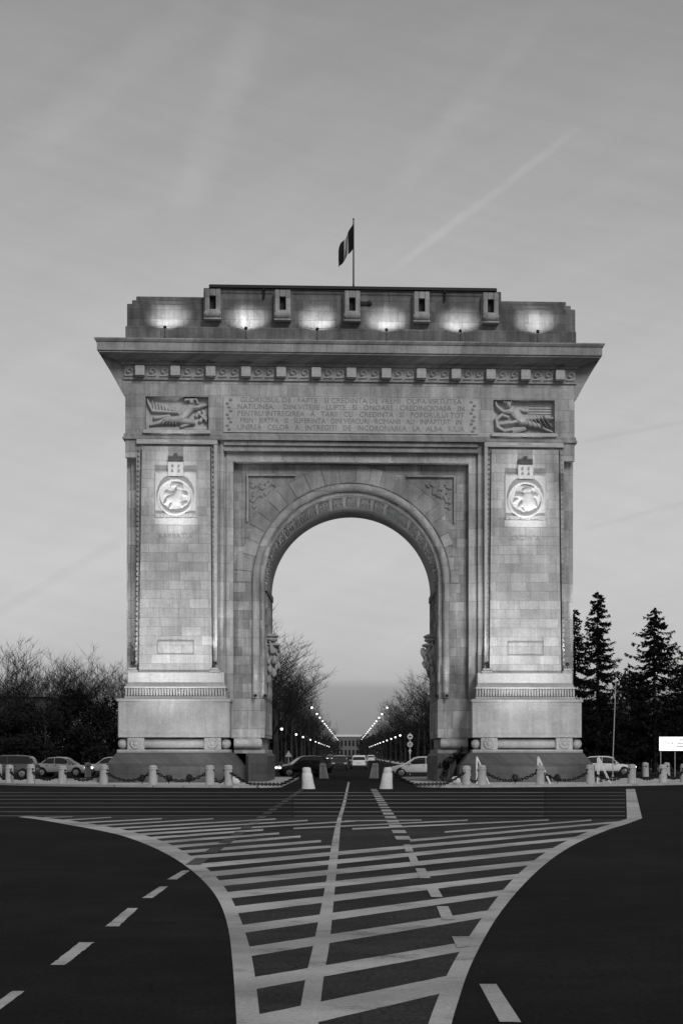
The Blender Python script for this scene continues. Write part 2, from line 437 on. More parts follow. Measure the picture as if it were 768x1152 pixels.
# recessed wall round the opening, front and back
def arch_wall(y, r, hw, z0, z1, back=False):
    mb = MB(); ang = [PI*i/64 for i in range(65)]
    ca = math.atan2(z1-ZC, hw); ang = sorted(set(ang + [ca, PI-ca]))
    inn = [(r*math.cos(a), ZC+r*math.sin(a)) for a in ang]; out = []
    for a in ang:
        cs, sn = math.cos(a), math.sin(a)
        t = min(hw/abs(cs) if abs(cs) > 1e-6 else 1e9, (z1-ZC)/sn if sn > 1e-6 else 1e9)
        out.append((t*cs, ZC+t*sn))
    n = len(ang)
    vs = [(x,y,z) for x,z in inn] + [(x,y,z) for x,z in out]
    fs = [(i,i+1,i+1+n,i+n) for i in range(n-1)]
    k = len(vs)
    for sg in XS: vs += [(sg*r,y,z0),(sg*hw,y,z0),(sg*hw,y,ZC),(sg*r,y,ZC)]
    fs += [(k,k+1,k+2,k+3),(k+4,k+5,k+6,k+7)]
    mb.add(vs, fs); return mb
mb = arch_wall(1.2, 4.85, 6.42, 2.5, 17.55); mb.build('arch_wall', M['wall'], arch)
mb = arch_wall(DEP-1.2, 4.85, 6.42, 2.5, 17.55); mb.build('arch_wall', M['wall'], arch)

# ring of voussoirs, each stone its own island with open joints
mb = MB(); rnd = random.Random(3); a = .0
while a < PI-.02:
    da = min(rnd.uniform(.105,.16), PI-a); 
    if PI-(a+da) < .06: da = PI-a
    dy = 1.2 - rnd.uniform(.045,.075); r0, r1 = 5.47, 6.38
    edge = abs(a+da/2-PI/2)
    if edge > 1.0: r1 = rnd.uniform(5.6, 6.4)
    if edge < .62: r1 = min(6.36, 6.36)
    vs = []
    for y in (dy, 1.199):
        for q in range(4):
            an = a+.0022 + (da-.0044)*q/3
            for r in (r0, r1): vs.append((r*math.cos(an), y, ZC+r*math.sin(an)))
    fs = [(2*q,2*q+1,2*q+3,2*q+2) for q in range(3)] + [(1,0,8,9),(6,7,15,14)] + [(2*q+1,2*q+9,2*q+11,2*q+3) for q in range(3)]
    mb.add(vs, fs); a += da
mb.build('voussoir_ring', M['vouss'], arch)

# archivolt: mouldings swept along jambs and arch
def sweep_arch(mb, prof, z0, zc=ZC, seg=72):
    path = [(1,0,z0),(1,0,zc)] + []
    rows = []
    rows.append([( rr, yy, z0) for rr,yy in prof])
    for i in range(seg+1):
        an = PI*i/seg; rows.append([(rr*math.cos(an), yy, zc+rr*math.sin(an)) for rr,yy in prof])
    rows.append([(-rr, yy, z0) for rr,yy in prof])
    n = len(prof); vs = [p for r in rows for p in r]
    fs = [(i*n+k, i*n+k+1, (i+1)*n+k+1, (i+1)*n+k) for i in range(len(rows)-1) for k in range(n-1)]
    fs += [tuple(range(n)), tuple((len(rows)-1)*n+k for k in range(n))[::-1]]
    mb.add(vs, fs)
mb = MB()
sweep_arch(mb, [(5.40,1.19),(5.40,1.08),(5.36,.98),(5.27,.93),(5.16,.92),(5.06,.97),(5.02,1.05),(4.99,1.12)], 4.66)
mb.build('archivolt', M['frame'], arch, smooth='auto')
mb = MB()
sweep_arch(mb, [(4.99,1.19),(4.985,1.30),(4.93,1.32),(4.88,1.22),(4.80,1.20),(4.76,1.26),(4.72,1.42),(4.72,1.6)], 4.66)
mb.build('archivolt', M['entab'], arch, smooth='auto')
sweep = MB(); sweep_arch(sweep, [(5.40,DEP-1.19),(5.36,DEP-.98),(5.1,DEP-.92),(4.99,DEP-1.19),(4.72,DEP-1.2),(4.72,DEP-1.6)], 4.66)
sweep.build('archivolt', M['frame'], arch, smooth='auto')

# coffered vault and jamb linings
bm = bmesh.new(); NA, NY = 19, 4; rows = []
ys = [1.6, 4.1, 6.6, 9.1, DEP-1.6]
for i in range(NA*3+1):
    an = PI*i/(NA*3); rows.append([bm.verts.new((RI*math.cos(an), y, ZC+RI*math.sin(an))) for y in ys])
sets = []
for i in range(NA):
    for j in range(NY):
        fc = [bm.faces.new((rows[i*3+q][j], rows[i*3+q][j+1], rows[i*3+q+1][j+1], rows[i*3+q+1][j])) for q in range(3)]
        if j < 2: sets.append(fc)
bm.verts.ensure_lookup_table()
for fc in sets:
    c0 = sum((f.calc_center_median() for f in fc), Vector())/3
    rad = Vector((c0.x, 0, c0.z-ZC)).normalized()
    bmesh.ops.inset_region(bm, faces=fc, thickness=.09, use_even_offset=True)
    vv = set(v for f in fc for v in f.verts)
    bmesh.ops.translate(bm, verts=list(vv), vec=rad*.02)
    bmesh.ops.inset_region(bm, faces=fc, thickness=.06, depth=0)
    vv = set(v for f in fc for v in f.verts)
    bmesh.ops.translate(bm, verts=list(vv), vec=rad*.55)
me = bpy.data.meshes.new('vault'); bm.to_mesh(me); bm.free(); me.materials.append(M['light'])
vault = bpy.data.objects.new('vault', me); COL.objects.link(vault); vault.parent = arch
proto_r = None                                   # carved rosette in every coffer of the outer rows
for i in range(NA):
    an = PI*(i+.5)/NA
    for j in (0,1):
        y = (ys[j]+ys[j+1])/2; r = RI+.10
        if proto_r is None:
            mb = MB(); mb.blob((0,0,0), (.16,.42,.14), 10, 6, .08)
            for k in range(6): mb.blob((-.02,.6*math.cos(k*PI/3),.19*math.sin(k*PI/3)), (.14,.22,.07), 6, 5)
            proto_r = mb.build('rosette', M['carve'], vault, smooth=True); o = proto_r
        else: o = proto_r.copy(); COL.objects.link(o)
        o.location = (r*math.cos(an), y, ZC+r*math.sin(an)); o.rotation_euler = (0,-an,0)
for sg in XS:
    mb = MB(); lo, hi = sorted((sg*RI, sg*4.86))
    mb.box(lo, hi, 1.6, DEP-1.6, 4.66, ZC)
    for j in range(5):                           # pilaster strips along the passage
        y = 2.3+j*2.0; mb.cbox(*sorted((sg*(RI-.06), sg*(RI+.05))), y, y+.5, 4.8, ZC-.5, .02)
    mb.box(*sorted((sg*(RI-.10), sg*(RI+.05))), 1.62, DEP-1.62, ZC-.45, ZC-.12)
    z = 8.8
    while z < ZC-.6:
        for y in (1.75,): mb.blob((sg*(RI-.04), y+.2, z), (.12,.2,.16), 8, 6, .1)
        z += .9
    mb.build('jamb', M['wall'], arch)
    # hanging trophy carved on the jamb: helmet, shield and drapery
    mb = MB(); xk = sg*(RI-.18)
    rt = random.Random(17)
    mb.lathe([(.001,0),(.16,.02),(.26,.25),(.36,.8),(.46,1.2),(.50,1.75),(.44,2.1),(.40,2.2),(.001,2.25)], 12, (xk+sg*.1, 3.4, 5.6))
    mb.blob((xk-sg*.02, 3.4, 8.2), (.50,.55,.16), 12, 6, .05); mb.blob((xk-sg*.05, 3.4, 8.0), (.40,.6,.16), 12, 6, .05)
    mb.blob((xk-sg*.1, 3.4, 7.7), (.52,.62,.14), 12, 6, .05)
    for k in range(26):
        a = rt.uniform(0,2*PI); z = rt.uniform(5.9,7.7); q = .18+.34*min(1,(z-5.5)/1.6)
        mb.blob((xk-sg*.02+q*math.cos(a), 3.4+1.2*q*math.sin(a), z), (rt.uniform(.08,.18),rt.uniform(.08,.2),rt.uniform(.1,.28)), 7, 5, .12)
    for k in range(4): mb.tube([(xk, 2.85+k*.36, 7.9),(xk-sg*.48, 3.0+k*.25, 7.1),(xk-sg*.22, 3.2+k*.1, 5.9)], [.05,.07,.04], 6)
    mb.build('trophy', M['carve'], arch, smooth='auto')

# spandrel panels
for sg in XS:
    mb = MB(); xo, xi, zt, zb = 5.62, 3.05, 16.86, 14.35
    mb.cbox(*sorted((sg*xo, sg*(xo+.09))), 1.00, 1.2, zb, zt+.1, .02)
    mb.cbox(*sorted((sg*xi, sg*xo)), 1.00, 1.2, zt, zt+.11, .02)
    fr = mb.build('spandrel', M['frame'], arch)
    w, h = xo-xi, zt-zb; sh = []
    rr = random.Random(5)
    ins = lambda x,z: math.hypot(x, z-ZC) > 6.52
    for k in range(150):
        x = xi+rr.uniform(.02,.92)*w; z = zb+rr.uniform(.02,.90)*h
        if not ins(x-.14,z-.14): continue
        X_ = (x-xi) if sg > 0 else w-(x-xi)
        q = []
        for t in range(7):
            aa = t*.8+rr.random()*6; q.append((X_+.035*t*math.cos(aa)*.6, z-zb+.035*t*math.sin(aa)*.6))
        for p_,q_ in zip(q, q[1:]): sh.append((p_[0],p_[1],.055,q_[0],q_[1],.04,.10))
    cxs = sg*(xo+xi)/2
    relief('carving', w, h, sh, M['spandrel'], fr, (cxs, 1.185, (zt+zb)/2), 110, mask=lambda x,z: math.hypot(x+cxs, z+(zt+zb)/2-ZC) > 6.42)

# stepped lintel over the opening
mb = MB()
mb.box(-6.918, 6.918, .42, 1.3, 18.12, 18.68); mb.box(-6.418, 6.418, .68, 1.3, 17.55, 18.12); mb.cbox(-6.915,6.915,.30,.42,18.12,18.22,.03); mb.cbox(-6.416,6.416,.56,.68,17.56,17.66,.03)
mb.box(-6.918, 6.918, DEP-1.3, DEP-.42, 18.12, 18.68); mb.box(-6.418, 6.418, DEP-1.3, DEP-.68, 17.55, 18.12)
mb.cbox(-6.914, 6.914, .26, .42, 18.42, 18.66, .03)
mb.box(-6.41, 6.41, 1.302, DEP-1.302, 17.5, 18.67)
mb.build('lintel', M['frame'], arch)

# string course and entablature with sunk relief fields
mb = MB()
for (x0,x1,y0,y1,z0,z1) in ((-12.34,12.34,.06,DEP-.06,18.68,18.80),(-12.28,12.28,.12,DEP-.12,18.80,18.98)):
    mb.cbox(x0,x1,y0,y1,z0,z1,.02)
mb.build('string_course', M['frame'], arch)
mb = MB()
yF = .22
mb.box(-12.2,12.2,.66,DEP-.22,18.98,21.90)
LX0, LX1, RX0, RX1 = -11.12, -7.72, 7.74, 11.12
PZ0, PZ1 = 19.18, 21.02
mb.box(-12.2,12.2,yF,.659,PZ1,21.90)
mb.box(-12.2,LX0,yF,.659,18.98,PZ1); mb.box(LX1,RX0,yF,.659,18.98,PZ1); mb.box(RX1,12.2,yF,.659,18.98,PZ1)
ent = mb.build('entablature', M['entab'], arch)
for sg,x0,x1 in ((-1,LX0,LX1),(1,RX0,RX1)):
    w, h = x1-x0, PZ1-PZ0
    if sg < 0:
        raw = [(.72,.84,.055,.72,.88,.06,.34),(.70,.68,.10,.56,.36,.12,.32),(.68,.66,.06,.82,.70,.05,.3),(.82,.70,.045,.95,.76,.03,.26),
               (.62,.68,.05,.52,.52,.04,.26),(.56,.34,.11,.32,.30,.08,.3),(.32,.30,.08,.08,.16,.04,.26),(.56,.30,.10,.74,.24,.07,.3),(.74,.24,.06,.56,.12,.05,.24),
               (.04,.80,.03,.10,.58,.03,.2),(.10,.58,.04,.52,.54,.04,.2),(.02,.95,.02,.04,.8,.03,.2),(.14,.38,.05,.36,.44,.05,.18),
               (.63,.92,.04,.80,.94,.03,.25),(.80,.94,.03,.82,.82,.03,.25),(.80,.45,.05,.84,.55,.05,.18),(.86,.30,.05,.93,.50,.05,.18),(.9,.6,.04,.96,.35,.03,.16),(.0,.04,.06,1,.06,.07,.12)] + [(.12+.05*k,.60+.004*k,.018,.10+.05*k,.92-.05*k,.012,.10) for k in range(8)] + [(.30+.04*k,.36,.018,.22+.05*k,.18,.012,.36) for k in range(6)] + [(.84+.03*k,.52-.05*k,.03,.90+.02*k,.40-.04*k,.02,.22) for k in range(4)]
    else:
        raw = [(.25,.84,.06,.25,.88,.07,.34),(.36,.64,.11,.47,.38,.13,.34),(.32,.68,.06,.16,.66,.05,.3),(.16,.66,.05,.06,.82,.04,.28),(.06,.82,.04,.04,.95,.03,.25),
               (.14,.56,.05,.05,.42,.05,.28),(.05,.42,.05,.07,.2,.055,.28),(.07,.2,.055,.18,.08,.06,.28),(.18,.08,.06,.30,.12,.05,.26),(.24,.50,.05,.14,.56,.05,.26),
               (.38,.36,.06,.16,.28,.04,.28),(.12,.3,.06,.22,.36,.05,.2),(.50,.48,.09,.76,.50,.07,.3),(.76,.50,.06,.97,.47,.04,.26),(.50,.36,.10,.74,.24,.08,.3),(.74,.24,.06,.97,.05,.03,.24),
               (.40,.75,.05,.55,.68,.05,.2),(.34,.10,.09,.50,.16,.07,.18)] + [(.6,.62+.08*k,.012,.97,.62+.08*k,.012,.06) for k in range(5)] + [(.52+.06*k,.55,.018,.60+.07*k,.20,.012,.34) for k in range(6)] + [(.20+.03*k,.92,.025,.17+.04*k,.97,.02,.3) for k in range(4)]
    sh = [(a[0]*w,a[1]*h,a[2]*h*1.25,a[3]*w,a[4]*h,a[5]*h*1.25,a[6]*1.3) for a in raw]
    rp = relief('relief_panel', w-.01, h-.01, sh, M['pale_relief'], arch, ((x0+x1)/2, .655, (PZ0+PZ1)/2), 200)
    tag(rp, 'left relief carving of a reclining winged figure' if sg < 0 else 'right relief carving of a reclining figure with a coiling form')
    mb = MB(); mb.cbox(x0-.12, x1+.12, -.06, .218, 18.985, 19.17, .03); mb.build('relief_sill', M['light'], rp, loc=(-(x0+x1)/2, -.655, -(PZ0+PZ1)/2))
mb = MB(); mb.cbox(-6.93, 6.93, .15, .219, 19.10, 21.05, .02)
tp = mb.build('inscription_panel', M['light'], arch)
lines = ['GLORIOSUL DE · FAPTE · SI CREDINTA DE VREMI · DUPA VIRTUTEA',
         'NATIUNEA · · DIN VITEJIE · LUPTE · SI · ONOARE · CREDINCIOASA · IN',
         'PENTRU INTREGIREA · A · TARII · CU · CREDINTA · SI · POPORULUI TOT',
         'PRIN · JERTFA · SI · SUFERINTA · DIN VEACURI · ROMANII · AU · INFAPTUIT · IN',
         'UNIREA · CELOR · A · INTREGITI · DE · INCORONAREA · LA · ALBA · IULIA']
for k, ln in enumerate(lines):
    z = 20.86 - k*.372
    text_mesh('inscription_word', ln, .40, M['letter'], tp, (0, .148, z), .014, width=12.0 if k in (0,3) else 12.3, split=.085)
for sg in XS:                                    # carved end ornaments of the text field
    mb = MB()
    for k in range(9): mb.blob((sg*(6.62+.1*math.sin(k*2.1)), .15, 19.25+k*.2), (.1,.03,.08), 8, 6, .1)
    mb.build('end_ornament', M['letter'], tp, smooth=True)

# frieze, modillions and carved fields
mb = MB(); mb.cbox(-12.32,12.32,.10,DEP-.10,21.90,22.02,.02); mb.box(-12.26,12.26,.14,DEP-.14,22.02,22.66)
mb.build('frieze', M['cornice'], arch)
rr = random.Random(11); protoF = None
xsM = [-11.38+1.897*k for k in range(13)]
for k,x in enumerate(xsM):
    mb = MB(); mb.cbox(x-.26, x+.26, -.30, .139, 22.08, 22.60, .03); mb.box(x-.22, x+.22, -.16, .138, 22.03, 22.08)
    o = mb.build('modillion', M['light'], arch)
for k in range(14):
    x0 = xsM[k-1]+.32 if k else -12.24; x1 = xsM[k]-.32 if k < 13 else 12.24
    w = x1-x0; sh = []
    n = max(1, int(w/.42))
    for q in range(n):
        c = (q+.5)*w/n
        for t in range(8):
            a0, a1 = t*.7, (t+1)*.7; r0, r1 = .2-.018*t, .2-.018*(t+1)
            sh.append((c+r0*math.cos(a0), .3+r0*math.sin(a0), .045, c+r1*math.cos(a1), .3+r1*math.sin(a1), .045, .17))
        sh.append((c-.2,.05,.05,c+.2,.08,.05,.1)); sh.append((c+.15,.45,.05,c+.2,.12,.05,.1))
    relief('frieze_carving', w, .6, sh, M['carve'], arch, ((x0+x1)/2, .135, 22.34), max(16,int(w*26)))

# cornice all the way round
prof = [(.10,22.66),(.20,22.70),(.24,22.80),(1.22,23.16),(1.30,23.14),(1.30,23.22),(1.40,23.24),(1.40,23.66),(1.46,23.70),(1.54,23.82),(1.54,23.88),(.2,24.02)]
def ring(mb, prof, hx, y0, y1):
    n = len(prof); vs = []
    for (sx,sy) in ((-1,0),(1,0),(1,1),(-1,1)):
        for d,z in prof: vs.append((sx*(hx+d), y0-d if sy == 0 else y1+d, z))
    fs = []
    for q in range(4):
        p = (q+1) % 4
        for k in range(n-1): fs.append((q*n+k, p*n+k, p*n+k+1, q*n+k+1))
    fs.append(tuple(q*n+n-1 for q in range(4)))
    mb.add(vs, fs)
mb = MB(); ring(mb, prof, 12.16, .22, DEP-.22); co = mb.build('cornice', M['cornice'], arch)
for sg in XS:                                    # deep cove of the short sides
    mb = MB(); pts = [(sg*12.19,21.0),(sg*12.40,21.25),(sg*12.75,21.9),(sg*13.45,23.12),(sg*12.19,23.12)]
    mb.yprism(pts, .20, DEP-.20); mb.build('side_cove', M['cornice'], arch)

# attic
def block(mb, x0,x1,y0,z0,z1,c=.03): mb.cbox(x0,x1,y0,DEP-y0,z0,z1,c)
mb = MB()
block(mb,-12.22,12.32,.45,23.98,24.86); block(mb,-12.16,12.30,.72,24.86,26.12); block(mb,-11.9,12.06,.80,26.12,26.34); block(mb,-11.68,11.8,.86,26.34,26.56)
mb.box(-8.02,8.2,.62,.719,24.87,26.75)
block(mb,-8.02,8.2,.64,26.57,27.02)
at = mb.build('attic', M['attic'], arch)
mb = MB(); mb.cbox(-7.72,7.96,.44,DEP-.44,27.02,27.18,.03); mb.tube([(-7.6,.40,26.90),(7.8,.40,26.90)], .035, 6)
for x in (-4.75, 5.1): mb.tube([(x,.5,27.1),(x,.5,26.45)], .06, 6)
mb.build('roof_edge', M['roof_metal'], arch)
for x in (-7.5,-3.72,.05,3.83,7.6):
    mb = MB()
    mb.cbox(x-.42,x-.17,.10,.618,25.35,26.86,.03); mb.cbox(x+.17,x+.42,.10,.618,25.35,26.86,.03)
    mb.cbox(x-.169,x+.169,.12,.617,26.50,26.86,.03);     mb.lathe([(.20,-.40),(.24,-.36),(.24,.36),(.20,.40)], 14, (x,.12,25.52), 'x')
    mb.lathe([(.10,-.44),(.10,.44)], 10, (x,.0,25.50), 'x')
    mb.cbox(x-.46,x+.46,.0,.618,25.20,25.28,.02)
    mb.cbox(x-.5,x-.43,.36,.62,25.25,26.75,.02)
    cs = mb.build('console', M['cornice'], arch, smooth='auto')
    mb = MB(); mb.box(x-.168,x+.168,.55,.618,25.36,26.49); mb.build('console_slot_shade', M['dark_metal'], cs)  # near-black slab paints the shade inside the console recess
mb = MB(); mb.lathe([(.16,0),(.14,.1),(.05,.14),(.001,.15)], 12, (.98,.62,26.28), 'y'); mb.box(.5,.9,.5,.62,26.18,26.36)
mb.build('security_lamp', M['dark_metal'], at)

# pedestals of the piers
for sg in XS:
    def bx(mb, a, b, *r, c=.03): mb.cbox(*sorted((sg*a, sg*b)), *r, c)
    mb = MB(); bx(mb,6.5,12.44,-1.2,DEP+1.2,2.52,4.60); bx(mb,6.44,12.52,-1.27,DEP+1.27,4.44,4.58)
    for (a,b,z0,z1) in ((6.75,12.2,2.72,2.78),(6.75,12.2,4.26,4.32),(6.75,6.81,2.78,4.26),(12.14,12.2,2.78,4.26)):
        mb.box(*sorted((sg*a,sg*b)), -1.225, -1.18, z0, z1)
    ped = mb.build('pedestal', M['ped'], arch)
    mb = MB(); bx(mb,6.78,12.06,-.72,DEP+.7,4.61,5.40); bx(mb,6.70,12.14,-.98,DEP+.9,4.61,4.72); bx(mb,6.70,12.14,-.98,DEP+.9,5.16,5.26)
    bx(mb,6.82,12.0,-.62,DEP+.6,5.40,6.04)
    mb.build('pedestal_step', M['light'], ped)
    mb = MB(); x = 6.74
    while x < 12.06:
        mb.cbox(*sorted((sg*x, sg*(x+.10))), -.93, -.72, 4.73, 5.155, .025); x += .15
    mb.build('fluted_band', M['carve'], ped)
    mb = MB(); mb.box(*sorted((sg*6.8,sg*12.2)), -.35, DEP+.3, 1.70, 2.52)
    bx(mb,6.5,12.5,-1.25,DEP+1.2,1.70,1.86)
    mb.build('pedestal_foot', M['ped'], ped)
    mb = MB(); mb.lathe([(.10,0),(.22,.03),(.26,.1),(.26,4.9),(.22,5.0),(.1,5.03)] , 18, (6.95 if sg>0 else -11.98, -.74, 2.18), 'x')
    mb.build('torus_moulding', M['ped'], ped, smooth='auto')
    for r in (7.42, 11.5):
        mb = MB(); x = sg*r; mb.cbox(x-.46,x+.46,-1.19,-.40,1.87,2.50,.04)
        rb = mb.build('rosette_block', M['ped'], ped)
        mb = MB(); mb.lathe([(.30,0),(.30,.06),(.25,.10),(.20,.06),(.14,.07),(.10,.13),(.001,.16)], 18, (x,-1.19,2.19), 'y')
        for k in range(8): mb.blob((x+.2*math.cos(k*PI/4),-1.25,2.19+.2*math.sin(k*PI/4)), (.07,.05,.07), 6, 5)
        mb.build('rosette', M['carve'], rb, smooth='auto')
    for r in (6.72, 12.22):
        mb = MB(); mb.lathe([(.001,-.27),(.17,-.22),(.26,-.1),(.28,0),(.26,.1),(.17,.22),(.001,.27)], 16, (sg*r,-.80,2.17), 'x')
        mb.build('ball_end', M['ped'], ped, smooth=True)
    # dark granite base with sloping upper edge
    mb = MB(); a, b = 5.75, 13.0
    pts0 = [(sg*a,-2.6),(sg*b,-2.6),(sg*b,DEP+2.6),(sg*a,DEP+2.6)]
    mb.prism(pts0, 0.1, .95)
    tb = [(sg*a,-2.6,.95),(sg*b,-2.6,.95),(sg*b,DEP+2.6,.95),(sg*a,DEP+2.6,.95)]
    tt = [(sg*(a+.6),-1.7,1.70),(sg*(b-.55),-1.7,1.70),(sg*(b-.55),DEP+1.7,1.70),(sg*(a+.6),DEP+1.7,1.70)]
    mb.add(tb+tt, [(i,(i+1)%4,(i+1)%4+4,i+4) for i in range(4)]+[(4,5,6,7)])
    mb.box(*sorted((sg*(a+.05), sg*(b+.35))), -3.0, -2.602, .1, .38)
    mb.build('granite_base', M['granite'], arch)
    # inner jamb pedestal along the passage
    mb = MB(); bx(mb,RI,6.49,.95,DEP-.95,2.52,4.64)
    mb.lathe([(.2,0),(.27,.04),(.27,1.5),(.2,1.55)], 16, (4.86 if sg>0 else -6.41,.86,2.17), 'x')
    mb.box(*sorted((sg*4.95,sg*6.4)), 1.0, DEP-1.0, 1.86, 2.52); bx(mb,RI-.02,6.4,.85,DEP-.85,1.66,1.86)
    for k in range(3): mb.cbox(*sorted((sg*(RI-.03), sg*(RI+.02))), 1.3+k*3.6, 4.2+k*3.6, 2.7, 4.45, .02)
    mb.build('jamb_pedestal', M['frame'], arch)
    mb = MB(); bx(mb,4.56,5.74,.55,DEP-.55,.1,1.66,c=.14)
    mb.build('granite_base', M['granite'], arch)

# ------------------------------------------------------------------ lamps of the monument
def aim(o, target):
    o.rotation_euler = (Vector(target)-Vector(o.location)).to_track_quat('-Z','Y').to_euler()
def spot(loc, target, watts, deg, blend, size=.1, parent=None, name='spot_light'):
    L = bpy.data.lights.new(name, 'SPOT'); L.energy = watts; L.spot_size = R(deg); L.spot_blend = blend; L.shadow_soft_size = size; L.color = (1,1,1)
    o = bpy.data.objects.new(name, L); COL.objects.link(o); o.location = loc; aim(o, target)
    if parent is not None:
        o.parent = parent; o.matrix_parent_inverse = Matrix.Translation(parent.location).inverted()
    return o
def floodlight(name, loc, target, label, group, size=.2, stem=.12):
    t = empty(name, loc, label, 'floodlight', group)
    d = (Vector(target)-Vector(loc)).normalized()
    mb = MB(); mb.box(-.08,.08,-.06,.06,0,.02); mb.tube([(0,0,.02),(0,0,stem)], .018, 6); mb.tube([(-size*.55,0,stem),(size*.55,0,stem)], .015, 6)
    for k in XS: mb.tube([(k*size*.55,0,stem),(k*size*.55,0,stem+size*.45)], .012, 6)
    mb.build('bracket', M['dark_metal'], t)
    rot = d.to_track_quat('Z','Y').to_matrix().to_4x4()
    mb = MB(); mb.lathe([(size*.28,-.5*size),(size*.36,-.42*size),(size*.5,.2*size),(size*.5,.28*size),(size*.45,.28*size),(size*.43,.2*size)], 12)
    mb.v = [tuple(rot @ Vector(v) + Vector((0,0,stem+size*.45))) for v in mb.v]
    mb.build('housing', M['dark_metal'], t, smooth='auto')
    mb = MB(); mb.lathe([(size*.43,.19*size),(size*.4,.22*size),(.01,.24*size)], 12)
    mb.v = [tuple(rot @ Vector(v) + Vector((0,0,stem+size*.45))) for v in mb.v]
    mb.build('lens', M['floodglow'], t)
    return t, tuple(Vector(loc)+Vector((0,0,stem+size*.45))+d*size*.35)
# six on the attic ledge
gx = [-9.97,-5.65,-1.84,1.89,5.88,10.08]
for k,x in enumerate(gx):
    loc = (CX+x, Y0-.95, 23.97); wall = Y0+.62
    t, hd = floodlight('floodlight', loc, (CX+x, wall, 25.3), 'small black floodlight on the cornice ledge, %s of six from the left' % ORD[k], 'floodlights along the attic ledge', .15, .50)
    o = spot(hd, (CX+x, wall, 25.32), 520, 46, 1.0, .05, t); o.scale = (1.9, 1, 1)
# uplights on little stands at the feet of the pier strips
ups = [(-11.75,6.06,.0,1),(-7.33,6.06,-.12,2.6),(7.33,6.06,-.12,1.2),(11.75,6.06,.0,2.6)]
for k,(x,z,y,w) in enumerate(ups):
    loc = (CX+x, Y0+y-.28, z-.02)
    lab = ['at the outer edge of the left pier','at the inner edge of the left pier','at the inner edge of the right pier','at the outer edge of the right pier'][k]
    t, hd = floodlight('uplight', loc, (CX+x, Y0+y, z+3.2), 'small black uplight on a stepped stone stand '+lab, 'uplights on the piers', .2, .42)
    mb = MB(); mb.cbox(-.30,.30,-.28,.22,0,.10,.02); mb.cbox(-.22,.22,-.2,.2,.10,.24,.02); mb.build('stone_stand', M['ped'], t)
    spot(hd, (CX+x, Y0+y+.16, z+3.0), 80*w, 40, .9, .04, t)
for k,(x,y,w) in enumerate([(-5.22,.62,1.0),(5.22,.62,1.0),(-4.70,1.0,.6),(4.70,1.0,.6)]):
    loc = (CX+x, Y0+y, 4.66)
    lab = ['below the roll moulding left of the opening','below the roll moulding right of the opening','at the left inner corner of the opening','at the right inner corner of the opening'][k]
    t, hd = floodlight('uplight', loc, (CX+x, Y0+y+.25, 8.0), 'small black uplight '+lab, 'uplights of the opening', .17, .1)
    spot(hd, (CX+x, Y0+y+.22, 7.2), 110*w, 36, .9, .04, t)
    if k > 1: spot(hd, (CX-x*.5, Y0+4.0, 15.3), 1900, 46, 1.0, .08, t)
# ground floodlights between the chains and the base
gl = [(wx(160,107),'left'),(wx(190,107),'left'),(wx(213,107),'left'),(wx(579,107),'right'),(wx(616,107),'right'),(wx(627,107),'right')]
gn = ['leftmost of three before the left base','middle one of three before the left base','rightmost of three before the left base',
      'leftmost of three before the right base','middle one of three before the right base','rightmost of three before the right base']
for k,(x,sd) in enumerate(gl):
    sg = -1 if sd == 'left' else 1
    tx = CX+sg*9.46
    q = k % 3
    tgt = (tx, Y0-.2, [9.0,15.5,4.2][q])
    t, hd = floodlight('ground_floodlight', (x, 107.0, .1), tgt, 'squat black ground floodlight, '+gn[k], 'ground floodlights round the arch', .34, .16)
    if q == 0: spot(hd, tgt, 3800, 50, 1.0, .15, t)
    if q == 1: spot(hd, (tx, Y0-.2, 15.7), 21000, 11, 1.0, .08, t)
    if q == 2: spot(hd, tgt, 900, 75, 1.0, .15, t)

# ------------------------------------------------------------------ flag and pole
fx, fy = CX+.12, Y0+2.0
ztop = 30.55
t = empty('flagpole', (fx, fy, 27.17), 'slender pole standing on the roof edge of the arch', 'flagpole')
mb = MB(); mb.lathe([(.14,0),(.14,.05),(.07,.12),(.045,.5),(.035,3.9),(.02,4.0)], 10); mb.build('pole', M['dark_metal'], t, smooth='auto')
mb = MB(); mb.blob((0,0,4.05), (.05,.05,.07), 8, 6); mb.build('finial', M['dark_metal'], t, smooth=True)
def flag_mat():
    m, nt, b = new_mat('tricolour_flag_cloth'); tc = N(nt,'ShaderNodeUVMap'); sp = N(nt,'ShaderNodeSeparateXYZ'); nt.links.new(tc.outputs[0], sp.inputs[0])
    cr = N(nt,'ShaderNodeValToRGB'); cr.color_ramp.interpolation = 'CONSTANT'
    e = cr.color_ramp.elements; e[0].position = 0; e[0].color = g(.018); e[1].position = .333; e[1].color = g(.55)
    n = e.new(.667); n.color = g(.02)
    nt.links.new(sp.outputs[0], cr.inputs[0]); nt.links.new(cr.outputs[0], b.inputs['Base Color']); b.inputs['Roughness'].default_value = .9
    tr = N(nt,'ShaderNodeBsdfTranslucent'); nt.links.new(cr.outputs[0], tr.inputs[0])
    ad = N(nt,'ShaderNodeMixShader'); ad.inputs[0].default_value = .3
    nt.links.new(b.outputs[0], ad.inputs[1]); nt.links.new(tr.outputs[0], ad.inputs[2]); nt.links.new(ad.outputs[0], nt.nodes['Material Output'].inputs[0])
    return m
me = bpy.data.meshes.new('flag'); nu, nv = 36, 20; vs = []; fs = []; uvs = []
